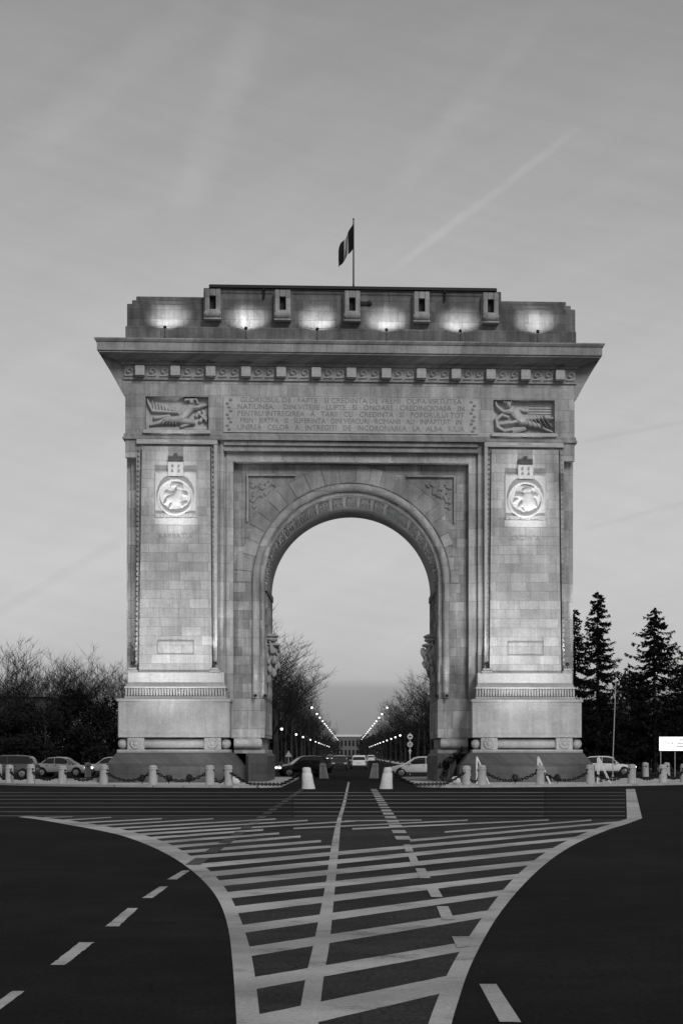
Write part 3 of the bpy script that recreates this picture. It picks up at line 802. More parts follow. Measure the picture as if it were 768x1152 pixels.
for i in range(nu+1):
    u = i/nu
    for j in range(nv+1):
        v = j/nv
        x = -.76*u - .06*math.sin(u*9)*u                       # cloth drooping down and to the left
        top = 3.78 - 1.15*u**.9 - .25*u*u; hgt = 1.32*(1-.22*u) + .06*math.sin(u*7+1)
        z = top - hgt*(1-v) + .05*math.sin(u*8+v*2)*u
        y = .24*math.sin(u*11+v*2.2)*u**.6 + .12*math.sin(v*5+u*3)*u
        vs.append((x-.035, y, z)); uvs.append((u, v))
for i in range(nu):
    for j in range(nv):
        a = i*(nv+1)+j; fs.append((a,a+nv+1,a+nv+2,a+1))
me.from_pydata(vs, [], fs); uvl = me.uv_layers.new(name='UVMap')
for l in me.loops: uvl.data[l.index].uv = uvs[l.vertex_index]
me.materials.append(flag_mat()); me.polygons.foreach_set('use_smooth', [True]*len(fs))
fo = bpy.data.objects.new('flag', me); COL.objects.link(fo); fo.location = (fx, fy, 27.17)
sol = fo.modifiers.new('thickness','SOLIDIFY'); sol.thickness = .012
tag(fo, 'drooping tricolour flag with a pale middle band flying above the arch', 'flag')

# ================================================================== GROUND
mb = MB(); mb.add([(-1500,-60,0),(1500,-60,0),(1500,3000,0),(-1500,3000,0)], [(0,1,2,3)])
tag(mb.build('road', M['asphalt'], normals=False), kind='structure')
# round island under the arch: two kerbed halves with the street between them
RC = 120.9; RK = 20.5
def half_island(sg, r, inner):
    a0 = math.asin(inner/r); pts = []
    n = 60
    for i in range(n+1):
        a = a0 + (PI-2*a0)*i/n; pts.append((sg*r*math.sin(a), RC - r*math.cos(a)))
    return pts
for sg in XS:
    mb = MB()
    outer = half_island(sg, RK, 3.3)
    # round the street corners off
    def rounded(pts, q):
        p = list(pts); s, e = p[0], p[-1]
        rad = 2.2
        head = []; tail = []
        for t in range(9):
            a = t/8*PI/2
            head.append((s[0]+sg*rad*(1-math.sin(a)), s[1]+rad*(1-math.cos(a))+.15))
            tail.append((e[0]+sg*rad*(1-math.sin(a)), e[1]-rad*(1-math.cos(a))-.15))
        body = [k for k in p if abs(k[0]) > abs(s[0])+rad]
        return head[::-1] + body + tail
    o1 = rounded(outer, 0)
    # inner copy for paving
    cen = Vector((sg*11, RC))
    o2 = [tuple(Vector(p) + (cen-Vector(p)).normalized()*.3) for p in o1]
    n = len(o1)
    mb.add([(x,y,0) for x,y in o1]+[(x,y,.11) for x,y in o1]+[(x,y,.12) for x,y in o2],
           [(i,(i+1)%n,(i+1)%n+n,i+n) for i in range(n)]+[(i+n,(i+1)%n+n,(i+1)%n+2*n,i+2*n) for i in range(n)])
    tag(mb.build('kerb', M['kerb']), kind='structure')
    mb = MB(); mb.add([(x,y,.116) for x,y in o2], [tuple(range(n))]); tag(mb.build('island_pavement', M['pave']), kind='structure')
# park ground beyond the ring road with the avenue cut through it
for sg in XS:
    mb = MB(); mb.box(*sorted((sg*9.5, sg*900)), 172, 2500, 0, .10); tag(mb.build('park_ground', M['earth']), kind='structure')
    mb = MB(); mb.box(*sorted((sg*7.6, sg*9.49)), 172, 1400, 0, .12); tag(mb.build('pavement', M['pave']), kind='structure')

# painted markings, one sheet 4 mm above the asphalt per layer
ZK = [0]; RJ = random.Random(77)
def quad(mb, pts, z):
    """painted patch whose long edges are slightly ragged, like brushed or sprayed paint"""
    ZK[0] += 1; z = z + (ZK[0] % 40)*.00006
    a, b, c, d = [Vector(ground(*p)) for p in pts]
    Ln = (b-a).length; n = max(2, min(70, int(Ln/.10)))
    if Ln < .4: n = 2
    A = []; B = []
    for k in range(n+1):
        t = k/n; p = a.lerp(b, t); q = d.lerp(c, t); w = (q-p); L = max(w.length, 1e-6); w = w/L
        jit = min(.009, L*.04)
        A.append(p + w*RJ.uniform(-jit, jit*1.2)); B.append(q + w*RJ.uniform(-jit*1.2, jit))
    mb.add([(p.x,p.y,z) for p in A]+[(p.x,p.y,z) for p in B], [(k,k+1,k+2+n,k+1+n) for k in range(n)])
def strip(mb, A, B, z):
    n = len(A); mb.add([(*ground(*p), z) for p in A]+[(*ground(*p), z) for p in B], [(i,i+1,i+1+n,i+n) for i in range(n-1)])
def smooth_line(pts, k=6):
    out = []
    for i in range(len(pts)-1):
        p0 = pts[max(i-1,0)]; p1 = pts[i]; p2 = pts[i+1]; p3 = pts[min(i+2,len(pts)-1)]
        for q in range(k):
            t = q/k; out.append(tuple(.5*((2*p1[c])+(-p0[c]+p2[c])*t+(2*p0[c]-5*p1[c]+4*p2[c]-p3[c])*t*t+(-p0[c]+3*p1[c]-3*p2[c]+p3[c])*t**3) for c in (0,1)))
    out.append(pts[-1]); return out
def xat(line, py):
    for a,b in zip(line, line[1:]):
        if min(a[1],b[1]) <= py <= max(a[1],b[1]) and a[1] != b[1]:
            return a[0]+(b[0]-a[0])*(py-a[1])/(b[1]-a[1])
    return line[0][0] if py < line[0][1] else line[-1][0]
Lo = [(20,919.5),(44,922.5),(75,928),(108,934),(140,941.5),(175,955),(205,972),(230,993),(247,1016),(257,1047),(262,1090),(266,1152),(270,1230)]
Li = [(32,918.5),(55,920.8),(85,924.5),(116,929.5),(150,936.5),(188,949),(218,966),(243,987),(262,1011),(277,1042),(288,1082),(297,1152),(305,1230)]
Ro = [(722,921),(703,928),(684,934),(649,949),(619,968),(590,995),(564,1029),(544,1063),(529,1095),(518,1128),(511,1152),(492,1230)]
Ri = [(705,921.5),(688,927),(668,933.5),(634,948),(604,966),(574,993),(549,1026),(526,1060),(506,1095),(492,1130),(484,1152),(458,1230)]
nar = lambda P, q: [(x-q*max(0,min(1,(y-985)/50)), y) for x,y in P]
Lo, Li, Ro, Ri = map(smooth_line, (Lo, nar(Li,4), nar(Ro,3), nar(Ri,2)))
mb = MB(); pg = Li + Ri[::-1]
mb.add([(*ground(*p), .0015) for p in pg], [tuple(range(len(pg)))])
tag(mb.build('hatched_area', M['asphalt_dusty'], normals=False), kind='structure')
mb = MB()
strip(mb, Lo, Li, .004); strip(mb, Ro, Ri, .004)
quad(mb, [(704,888),(714,888),(722,921),(705,921.5)], .004)
# centre line, slightly bowed
CA = smooth_line([(391.2,880),(385,905),(378.5,925),(372.5,953),(367,990),(361,1022),(352,1066),(344,1100),(335,1152),(322,1230)])
CB = smooth_line([(393.2,880),(388.5,905),(383.5,925),(381,953),(377.5,990),(374.5,1022),(370,1066),(364,1100),(358,1152),(349,1230)])
strip(mb, CA, CB, .004)

for q in ([(-4,1129),(14,1116),(28,1116),(-2,1138)],[(57,1086.5),(89,1061),(106,1061),(73,1086.5)],[(118.5,1043),(143.5,1022.5),(155.5,1022.5),(133.5,1043)],
          [(160,1011),(179.5,998),(189,998),(171.5,1011)],[(188,990),(205,980),(214,980),(199,990)],[(-60,1180),(-40,1152),(-15,1152),(-35,1180)]): quad(mb, q, .004)
quad(mb, [(539,1108),(558,1108),(586,1151),(562,1151)], .004)
tag(mb.build('road_markings', M['paint'], normals=False), kind='structure')

# hatching
mb = MB()
def stripe(pl, pc, pr, tl, tr, full=True):
    """left end, centre, right end heights (photo rows) of the upper edge and thickness at either end"""
    def left(y): return xat(Li, y)-2
    def right(y): return xat(Ri, y)+2
    xl = left(pl); xr = right(pr)
    xl2 = left(pl+tl); xr2 = right(pr+tr)
    cA = 372; 
    quad(mb, [(xl,pl+tl*.06),(xr,pr+tr*.06),(xr2,pr+tr*.94),(xl2,pl+tl*.94)], .003)
for (pl,pr,tl,tr) in ((1141,1097,27,23),(1099.5,1059,15.5,13),(1065.5,1024,12,10),(1041,1001,10,8),(1020,983,9,7),(1004,968,8,6.5),(991,954,7,5.5),(981,941.5,6,4.6),(972,932.3,5,3.8)):
    stripe(pl, None, pr, tl, tr)
stripe(1222, None, 1180, 40, 30)
for (x0,y0,x1,y1,t0,t1) in ((50,919.6,82,919.0,.9,.6),(67,922.8,125,919.6,1.3,.8),(80,926.0,182,920.9,1.6,1),(97,929.2,240,921.0,1.7,1.1),(113,932.5,310,921.3,1.9,1.1),(128,935.8,346,922.9,2.1,1.3),(143,939,400,923.4,2.4,1.3),
        (157,943,296,933.2,2.6,1.9),(170,947.6,314,937,2.8,2.1),(183,952.6,338,940.5,3.1,2.3),(196,958.2,361,945.5,3.5,2.6),(206,964,372,951.4,3.9,3.0),
        (388,923.6,474,922.7,1,.8),(330,931.8,526,922.7,1.6,1.1),(396,932.2,617,922.4,1.8,1.2),(500,935.8,665,922.5,1.6,1.4),(461,945,709,923.2,2.6,1.8)):
    quad(mb, [(x0,y0),(x1,y1),(x1,y1+t1),(x0,y0+t0)], .003)
tag(mb.build('road_markings', M['paint'], normals=False), kind='structure')
# long faint cross lines of the ring road in front of the island
mb = MB()
for y,t,x1,x2 in ((891.5,.9,612,704),(895.2,.9,612,704),(899.2,1.0,612,704),(903.4,1.1,612,704),(908,1.2,612,704),(913,1.3,612,704),(917.6,1.4,612,705)):
    quad(mb, [(330,y),(x1,y),(x1,y+t),(330,y+t)], .002)
tag(mb.build('road_markings', road_paint('half_worn_road_paint', .12, .06), normals=False), kind='structure')
mb = MB()
for y,t in ((891.5,.8),(895.2,.8),(899.2,.9),(903.4,1.0),(908,1.1),(913,1.2),(917.6,1.2)):
    quad(mb, [(-60,y),(329,y),(329,y+t),(-60,y+t)], .002); quad(mb, [(613,y),(703,y),(703,y+t),(613,y+t)], .002)
# worn dashed guide lines converging on the passage
A = Vector(ground(215,975)); B = Vector(ground(341,887.5))
d = (B-A); Ln = d.length; d.normalize(); nrm = Vector((d.y,-d.x))
s = 0.3
while s < Ln-1:
    e = min(s+2.0, Ln); w = .11
    P = [A+d*s+nrm*w, A+d*e+nrm*w, A+d*e-nrm*w, A+d*s-nrm*w]; mb.add([(p.x,p.y,.008) for p in P], [(0,1,2,3)]); s += 3.7
tag(mb.build('road_markings', M['paint_dim'], normals=False), kind='structure')
mb = MB()
A = Vector(ground(509,1048)); B = Vector(ground(419.5,887.5)); d = (B-A); Ln = d.length; d.normalize(); nrm = Vector((d.y,-d.x))
s = 1.0
for q in ([(508,1055),(529,1055),(527,1066),(514,1068)],[(491,1021),(504,1021),(511,1036),(497,1036)],[(479,1000),(492,1000),(498,1010.5),(485,1010.5)],[(467,978),(478,978),(484,989),(472,989)],[(459,964),(468,964),(472,974),(463,974)],[(454,951),(462,951),(465,959),(456,959)]):
    quad(mb, q, .0085)
A = Vector(ground(454.5,946)); B = Vector(ground(420,888)); d = (B-A); Ln = d.length; d.normalize(); nrm = Vector((d.y,-d.x)); s = .3
while s < Ln-1:
    e = min(s+1.7, Ln); w = .14
    P = [A+d*s+nrm*w, A+d*e+nrm*w, A+d*e-nrm*w, A+d*s-nrm*w]; mb.add([(p.x,p.y,.008) for p in P], [(0,1,2,3)]); s += 3.3
tag(mb.build('road_markings', M['paint'], normals=False), kind='structure')

# ------------------------------------------------------------------ bollards and chains
def bollard_mesh(mat):
    mb = MB(); mb.lathe([(.215,0),(.225,.03),(.215,.06),(.205,.72),(.225,.745),(.225,.79),(.20,.81),(.205,.88),(.17,.93),(.08,.955),(.001,.96)], 18)
    return mb
proto = None; ring_pts = {}
def place_bollard(x, y, label, group):
    global proto
    if proto is None:
        proto = empty('stone_bollard', (x,y,.116), label, 'bollard', group)
        bollard_mesh(None).build('post', M['bollard'], proto, smooth='auto')
        mb = MB()
        for k in XS: mb.lathe([(.05,.18),(.05,.24),(.02,.25)], 8, (0,0,.70), 'x') if k > 0 else mb.lathe([(.05,-.18),(.05,-.24),(.02,-.25)], 8, (0,0,.70), 'x')
        mb.build('hook', M['chain'], proto); o = proto
    else:
        o = copy_tree(proto); o.location = (x,y,.116); tag(o, label, 'bollard', group)
    return o
RB = 19.7
def rp(a, sg): return (sg*RB*math.sin(R(a)), RC-RB*math.cos(R(a)))
angL = [19.9+9.05*k for k in range(8)]; angR = [19.0+9.35*k for k in range(7)]
ptsL = [rp(a,-1) for a in angL]; ptsR = [rp(a,1) for a in angR]
cornerL, cornerR = (-5.85,102.9), (5.68,102.6)
allb = sorted([('L',p) for p in ptsL]+[('cL',cornerL)]+[('cR',cornerR)]+[('R',p) for p in ptsR], key=lambda q: q[1][0]/q[1][1])
nL = len(ptsL)+1; nR = len(ptsR)+1
kl = 0; kr = 0
for tg,p in allb:
    if tg in ('L','cL'):
        lab = 'round stone bollard before the left pier, %s from the passage' % ORD[nL-1-kl]; kl += 1
    else:
        lab = 'round stone bollard before the right pier, %s from the passage' % ORD[kr]; kr += 1
    o = place_bollard(p[0], p[1], lab, 'stone bollards round the island'); 
    o.rotation_euler = (random.uniform(-.025,.025), random.uniform(-.03,.03), math.atan2(p[0], RC-p[1]) if abs(p[0]) > 6 else 0)
    o.scale.z = random.uniform(.97,1.05)
# two of the far ring seen past the monument
backs = [(wx(99,139),139,'round stone bollard on the far side of the island, left of the arch'),(wx(726,139),139,'left of two far round stone bollards seen right of the arch'),(wx(750,137.5),137.5,'right of two far round stone bollards seen right of the arch')]
for x,y,lab in backs: place_bollard(x, y, lab, 'stone bollards round the island')
def chain_between(a, b, sag, label, group, za=.82, zb=.82, name='chain'):
    a = Vector((a[0],a[1],za)); b = Vector((b[0],b[1],zb)); n = 40
    pts = [a.lerp(b, i/n) - Vector((0,0,sag*(1-(2*i/n-1)**2))) for i in range(n+1)]
    pts = [Vector((p.x,p.y,max(p.z,.19))) for p in pts]
    # arc-length samples, alternating links
    acc = [0]
    for p,q in zip(pts,pts[1:]): acc.append(acc[-1]+(q-p).length)
    step = .155; mb = MB(); s = step/2; alt = 0; i = 0
    while s < acc[-1]:
        while acc[i+1] < s: i += 1
        t = (s-acc[i])/(acc[i+1]-acc[i]); p = pts[i].lerp(pts[i+1], t); d = (pts[i+1]-pts[i]).normalized()
        side = d.cross(Vector((0,0,1))).normalized(); upv = side.cross(d)
        w = side if alt % 2 else upv
        loop = [p + d*(.105*math.cos(k*PI/5)) + w*(.062*math.sin(k*PI/5)) for k in range(11)]
        mb.tube(loop, .026, 5, cap=False); s += step; alt += 1
    o = mb.build(name, M['chain'], smooth=True)
    c = (a+b)/2
    return tag(o, label, 'chain', group)
seqL = [cornerL]+ptsL
for k,(a,b) in enumerate(zip(seqL, seqL[1:])):
    chain_between(a, b, .50 if k else .55, 'black chain between bollards before the left pier, %s from the passage' % ORD[k], 'chains round the island')
seqR = [cornerR]+ptsR
for k,(a,b) in enumerate(zip(seqR, seqR[1:])):
    chain_between(a, b, .50 if k else .55, 'black chain between bollards before the right pier, %s from the passage' % ORD[k], 'chains round the island')
# squat whitewashed posts either side of the passage
posts = [(wx(347,98.2),98.2,1,'near left'),(wx(434,98.0),98.0,-1,'near right'),(wx(364.5,141),141,1,'far left'),(wx(420.5,141),141,-1,'far right')]
wp = None
for x,y,sd,lab in posts:
    lb = 'tapered whitewashed stone post, %s of the four at the passage' % lab
    if wp is None:
        wp = empty('whitewashed_post', (x,y,.0), lb, 'bollard', 'white posts at the passage')
        mb = MB(); mb.lathe([(.31,0),(.31,.05),(.27,.3),(.23,.72),(.20,.76),(.215,.80),(.205,.88),(.19,.97),(.12,1.0),(.001,1.01)], 18)
        for i,v in enumerate(mb.v): mb.v[i] = (v[0]-.10*v[2], v[1], v[2])
        mb.build('post', M['white_bollard'], wp, smooth='auto')
        mb = MB(); mb.lathe([(.04,.20),(.04,.26),(.015,.27)], 8, (0,0,.78), 'x'); mb.build('hook', M['chain'], wp)
        o = wp
    else:
        o = copy_tree(wp); o.location = (x,y,0); tag(o, lb, 'bollard', 'white posts at the passage')
    o.rotation_euler.z = 0 if sd > 0 else PI
chain_between(cornerL, (posts[0][0]-.24, 98.2), .75, 'long black chain sagging to the pavement left of the passage', 'slack chains of the passage')
chain_between(cornerR, (posts[1][0]+.24, 98.0), .75, 'long black chain sagging to the pavement right of the passage', 'slack chains of the passage')

# ================================================================== TREES
def bare_tree_mesh(seed, H, spread, levels=5, up=.55, kids=(3,4), first=.42, rmin=.017):
    rnd = random.Random(seed); tr = MB(); cr = MB()
    def grow(mb, p, d, L, r, lev):
        n = 4 if lev < 2 else 2; pts = [p]; rads = [r]
        q = p.copy(); dd = d.copy()
        for i in range(n):
            dd = (dd + Vector((rnd.uniform(-1,1),rnd.uniform(-1,1),rnd.uniform(-.42,.5)))*(.10 if lev == 0 else .22)).normalized()
            q = q + dd*(L/n); pts.append(q.copy()); rads.append(r*(1-.45*(i+1)/n) if lev < levels-1 else r*(1-.7*(i+1)/n))
        (tr if lev == 0 else cr).tube(pts, rads, 8 if lev == 0 else (5 if lev == 1 else 3), cap=False)
        if lev >= levels-1: return
        m = rnd.randint(*kids) + (2 if lev == 0 else 0) + (1 if lev == levels-2 else 0)
        for k in range(m):
            t = rnd.uniform(first if lev == 0 else .25, 1.0) if k < m-1 else 1.0
            idx = min(n-1, int(t*n)); f = t*n-idx
            s0 = pts[idx].lerp(pts[idx+1], f); rr = rads[idx]*(1-f)+rads[idx+1]*f
            az = rnd.uniform(0, 2*PI); sd = Vector((math.cos(az),math.sin(az),0))*spread
            nd = (dd*(.75 if k == m-1 else .5) + sd*(.35 if k == m-1 else rnd.uniform(.5,1)) + Vector((0,0,up*rnd.uniform(.5,1.15)*(1-.16*lev)))).normalized()
            grow(cr, s0, nd, L*rnd.uniform(.55,.8), max(rmin, rr*rnd.uniform(.5,.72)), lev+1)
    grow(tr, Vector((0,0,-.1)), Vector((0,0,1)), H*.44, H*.016, 0)
    zmax = max(v[2] for v in cr.v); k = H/zmax
    for mb in (tr, cr): mb.v = [(x*k,y*k,z*k) for x,y,z in mb.v]
    return tr, cr
def bare_proto(seed, H, spread, levels, kids=(3,4), up=.55):
    tr, cr = bare_tree_mesh(seed, H, spread, levels, up, kids)
    t = empty('bare_tree', (0,0,0)); tr.build('trunk', M['bark'], t, smooth=True, normals=False); cr.build('crown', M['twig'], t, normals=False); return t
def leaf_cloud(mb, c, rx, ry, rz, n, size, rnd, shell=.45):
    for _ in range(n):
        while True:
            p = Vector((rnd.uniform(-1,1),rnd.uniform(-1,1),rnd.uniform(-1,1)))
            if shell < p.length < 1: break
        q = Vector((c[0]+p.x*rx, c[1]+p.y*ry, c[2]+p.z*rz)); a = Vector((rnd.gauss(0,1),rnd.gauss(0,1),rnd.gauss(0,1))).normalized()
        b = a.orthogonal().normalized(); s = size*rnd.uniform(.6,1.5)
        mb.add([q-a*s, q+b*s*.5, q+a*s, q-b*s*.5], [(0,1,2,3)])
def bush_proto(seed, H, r):
    rnd = random.Random(seed); t = empty('evergreen_bush', (0,0,0)); mb = MB(); st = MB()
    for k in range(4): st.tube([(0,0,-.05),(rnd.uniform(-.4,.4)*r,rnd.uniform(-.4,.4)*r,H*.5),(rnd.uniform(-.6,.6)*r,rnd.uniform(-.6,.6)*r,H*.8)],[.09,.06,.02],5)
    for k in range(16):
        z = H*rnd.uniform(.12,.86); rr = r*(1-.55*(z/H)**2)
        a = rnd.uniform(0,2*PI); q = rr*rnd.uniform(.1,.75)
        leaf_cloud(mb, (q*math.cos(a), q*math.sin(a), z), r*.45, r*.45, H*.16, 190, .16, rnd, .2)
    st.build('stem', M['bark'], t); mb.build('foliage', M['leaf'], t, normals=False); return t
def conifer_proto(seed, H, rb, gap=.0):
    rnd = random.Random(seed); t = empty('conifer', (0,0,0)); tr = MB(); cr = MB()
    tr.tube([(0,0,-.1),(.03,0,H*.3),(-.03,.02,H*.7),(0,0,H*.99)], [H*.016,H*.012,H*.006,.015], 8)
    z = H*.10
    while z < H*.985:
        f = z/H; L0 = rb*(1-f)**.75*1.0+.12
        m = 5 if f < .8 else 4
        for k in range(m):
            if rnd.random() < gap: continue
            az = rnd.uniform(0,2*PI); L = L0*rnd.uniform(.55,1.2); d = Vector((math.cos(az),math.sin(az),0))
            base = Vector((0,0,z+rnd.uniform(-.15,.15))); n = 6; pts = []
            for i in range(n+1):
                u = i/n; pts.append(base + d*L*u + Vector((0,0,-.42*L*u*(1-.2*u) + .30*L*u**3*1.1)))
            cr.tube(pts, [.045*(1-.8*i/n)*(1-.5*f)+.006 for i in range(n+1)], 4, cap=False)
            side = Vector((-d.y,d.x,0)); cnt = int(18+L*26)
            for q in range(cnt):
                u = rnd.uniform(.12,1); i = min(n-1,int(u*n)); p = pts[i].lerp(pts[i+1], u*n-i)
                w = .34*(1.15-u)*min(1,L)+.12
                a = (side*rnd.uniform(-1,1)*w + d*rnd.uniform(.05,.25) + Vector((0,0,rnd.uniform(-.42,.08)*(.6+.4*L/rb))))
                b = a.cross(Vector((rnd.uniform(-1,1),rnd.uniform(-1,1),rnd.uniform(-1,1))))
                if b.length < 1e-4: continue
                b = b.normalized()*rnd.uniform(.035,.075)
                cr.add([p-b*.6, p+a*.5-b, p+a, p+a*.5+b], [(0,1,2,3)])
        z += rnd.uniform(.24,.40)*(.6+.6*(1-f))
    tr.build('trunk', M['bark'], t, smooth=True); cr.build('crown', M['needle'], t, normals=False); return t

used = set()
def put(proto, x, y, z, sc_, rz, label, cat, group):
    if proto.name in used: o = copy_tree(proto)
    else: o = proto; used.add(proto.name)
    o.location = (x,y,z); o.scale = sc_ if isinstance(sc_, tuple) else (sc_,)*3; o.rotation_euler.z = rz
    return tag(o, label, cat, group)
rnd = random.Random(21)
BT = [bare_proto(s, 12.0, .8, 6, (3,4), .5) for s in (1,2,3)]
AT = [bare_proto(s, 16.0, 1.0, 6, (3,4), .45) for s in (11,12,14)]
BU = [bush_proto(s, 6.0, 2.6) for s in (5,6)]
CO = [conifer_proto(31, 15.0, 3.3, .05), conifer_proto(32, 13.5, 5.3, .08)]
# woodland left of the arch
lw = [(-34,722,205),(-12,730,198),(6,738,210),(20,712,204),(34,742,196),(47,732,212),(62,728,200),(76,738,208),(88,724,203),(100,733,213),(113,742,198),(126,745,206),(140,738,212),(156,744,200)]
for k,(px,py,Y) in enumerate(lw):
    put(BT[k%3], wx(px,Y), Y, .1, (wz(px,py,Y))/12.0, rnd.uniform(0,6.28), 'bare tree in the dark wood left of the arch, %s from the left' % ORD[k], 'tree', 'bare trees in the wood left of the arch')
for k,(px,py,Y) in enumerate([(-20,794,192),(4,800,188),(24,790,190),(45,797,187),(66,788,191),(88,776,192),(108,792,188),(128,787,190),(148,795,189)]):
    H = wz(px,py,Y); put(BU[k%2], wx(px,Y), Y, .1, (1.0,1.0,H/6.0), rnd.uniform(0,6.28), 'dark evergreen bush below the bare wood left of the arch, %s from the left' % ORD[k], 'bush', 'evergreen bushes left of the arch')
# avenue rows seen through the passage
for sg in XS:
    side = 'left' if sg < 0 else 'right'
    Y = 214 if sg < 0 else 232
    for k in range(17):
        H = (18.0 if sg < 0 else 12.8)*rnd.uniform(.9,1.1)
        put(AT[k%3], sg*(9.9+rnd.uniform(-.5,.5)), Y, .1, H/16.0, rnd.uniform(0,6.28), 'bare tree in the front row on the %s of the avenue, %s from the arch' % (side, ORD[k]), 'tree', 'bare trees along the avenue')
        put(AT[(k+1)%3], sg*(14.2+rnd.uniform(-.8,.8)), Y+8, .1, H*.97/16.0, rnd.uniform(0,6.28), 'bare tree in the back row on the %s of the avenue, %s from the arch' % (side, ORD[k]), 'tree', 'bare trees along the avenue')
        Y += 17+k*2.9
    Y = 208
    for k in range(14):
        s_ = rnd.uniform(1.0,1.35)*(1.15 if sg < 0 else 1.0)
        put(BU[k%2], sg*(13.0+rnd.uniform(-.4,1.2)), Y, .1, (1.3,1.5,s_), rnd.uniform(0,6.28), 'dark bush along the %s side of the avenue, %s from the arch' % (side, ORD[k]), 'bush', 'dark bushes along the avenue')
        Y += 13+k*4.5
# conifers right of the arch
for k,(px,py,Y,pi,lab) in enumerate([(672,664,172,0,'tall slim spruce right of the arch with a ragged pointed crown'),(736,683,174,1,'broad spruce with a bare gap near its top, right of the pale pole'),
        (646,684,178,0,'spruce half hidden behind the right edge of the arch'),(775,722,176,1,'spruce cut by the right edge of the picture')]):
    H = wz(px,py,Y); put(CO[pi], wx(px,Y), Y, .1, H/(15.0 if pi == 0 else 13.5), [0.4,1.2,2.2,3.0][k], lab, 'tree', 'spruces right of the arch')
for k,(px,py,Y,w) in enumerate([(640,800,186,1.0),(660,806,185,.8),(684,800,187,.8),(703,756,184,.62),(716,762,186,.6),(728,800,184,.8),(748,812,185,.7),(770,792,186,1.0)]):
    H = wz(px,py,Y); put(BU[k%2], wx(px,Y), Y, .1, (w,w,H/6.0), rnd.uniform(0,6.28), ('tall dark columnar evergreen between the two spruces, %s one' % ('left' if px == 703 else 'right')) if px in (703,716) else 'dark evergreen bush under the spruces right of the arch, %s from the left' % ORD[k if k < 3 else k-2], 'bush', 'evergreen bushes right of the arch')
# dark plant in the corner of the right base
t = empty('corner_plant', (CX+5.22, Y0-1.4, .116), 'dark bushy plant leaning in the inner corner of the right base', 'plant')
mb = MB(); rn = random.Random(4)
for k in range(9):
    u = k/8; leaf_cloud(mb, (-.35+u*1.1, -.9*u*.3-1.0*u, .85+.85*u), .30, .25, .22, 60, .06, rn, .1)
for k in range(4): leaf_cloud(mb, (-.3+.07*k, 0, .25+.2*k), .22, .2, .2, 50, .06, rn, .1)
mb.build('foliage', M['leaf'], t, normals=False)
mb = MB()
for x in (-.32,-.12,.1): mb.tube([(x,0,-.02),(x+.03,0,.6),(x+.12,-.1,1.1)], [.03,.025,.015], 5)
mb.tube([(-.2,0,.8),(.3,-.5,1.3),(.75,-1.1,1.7)], [.03,.03,.015], 5); mb.build('stem', M['bark'], t)

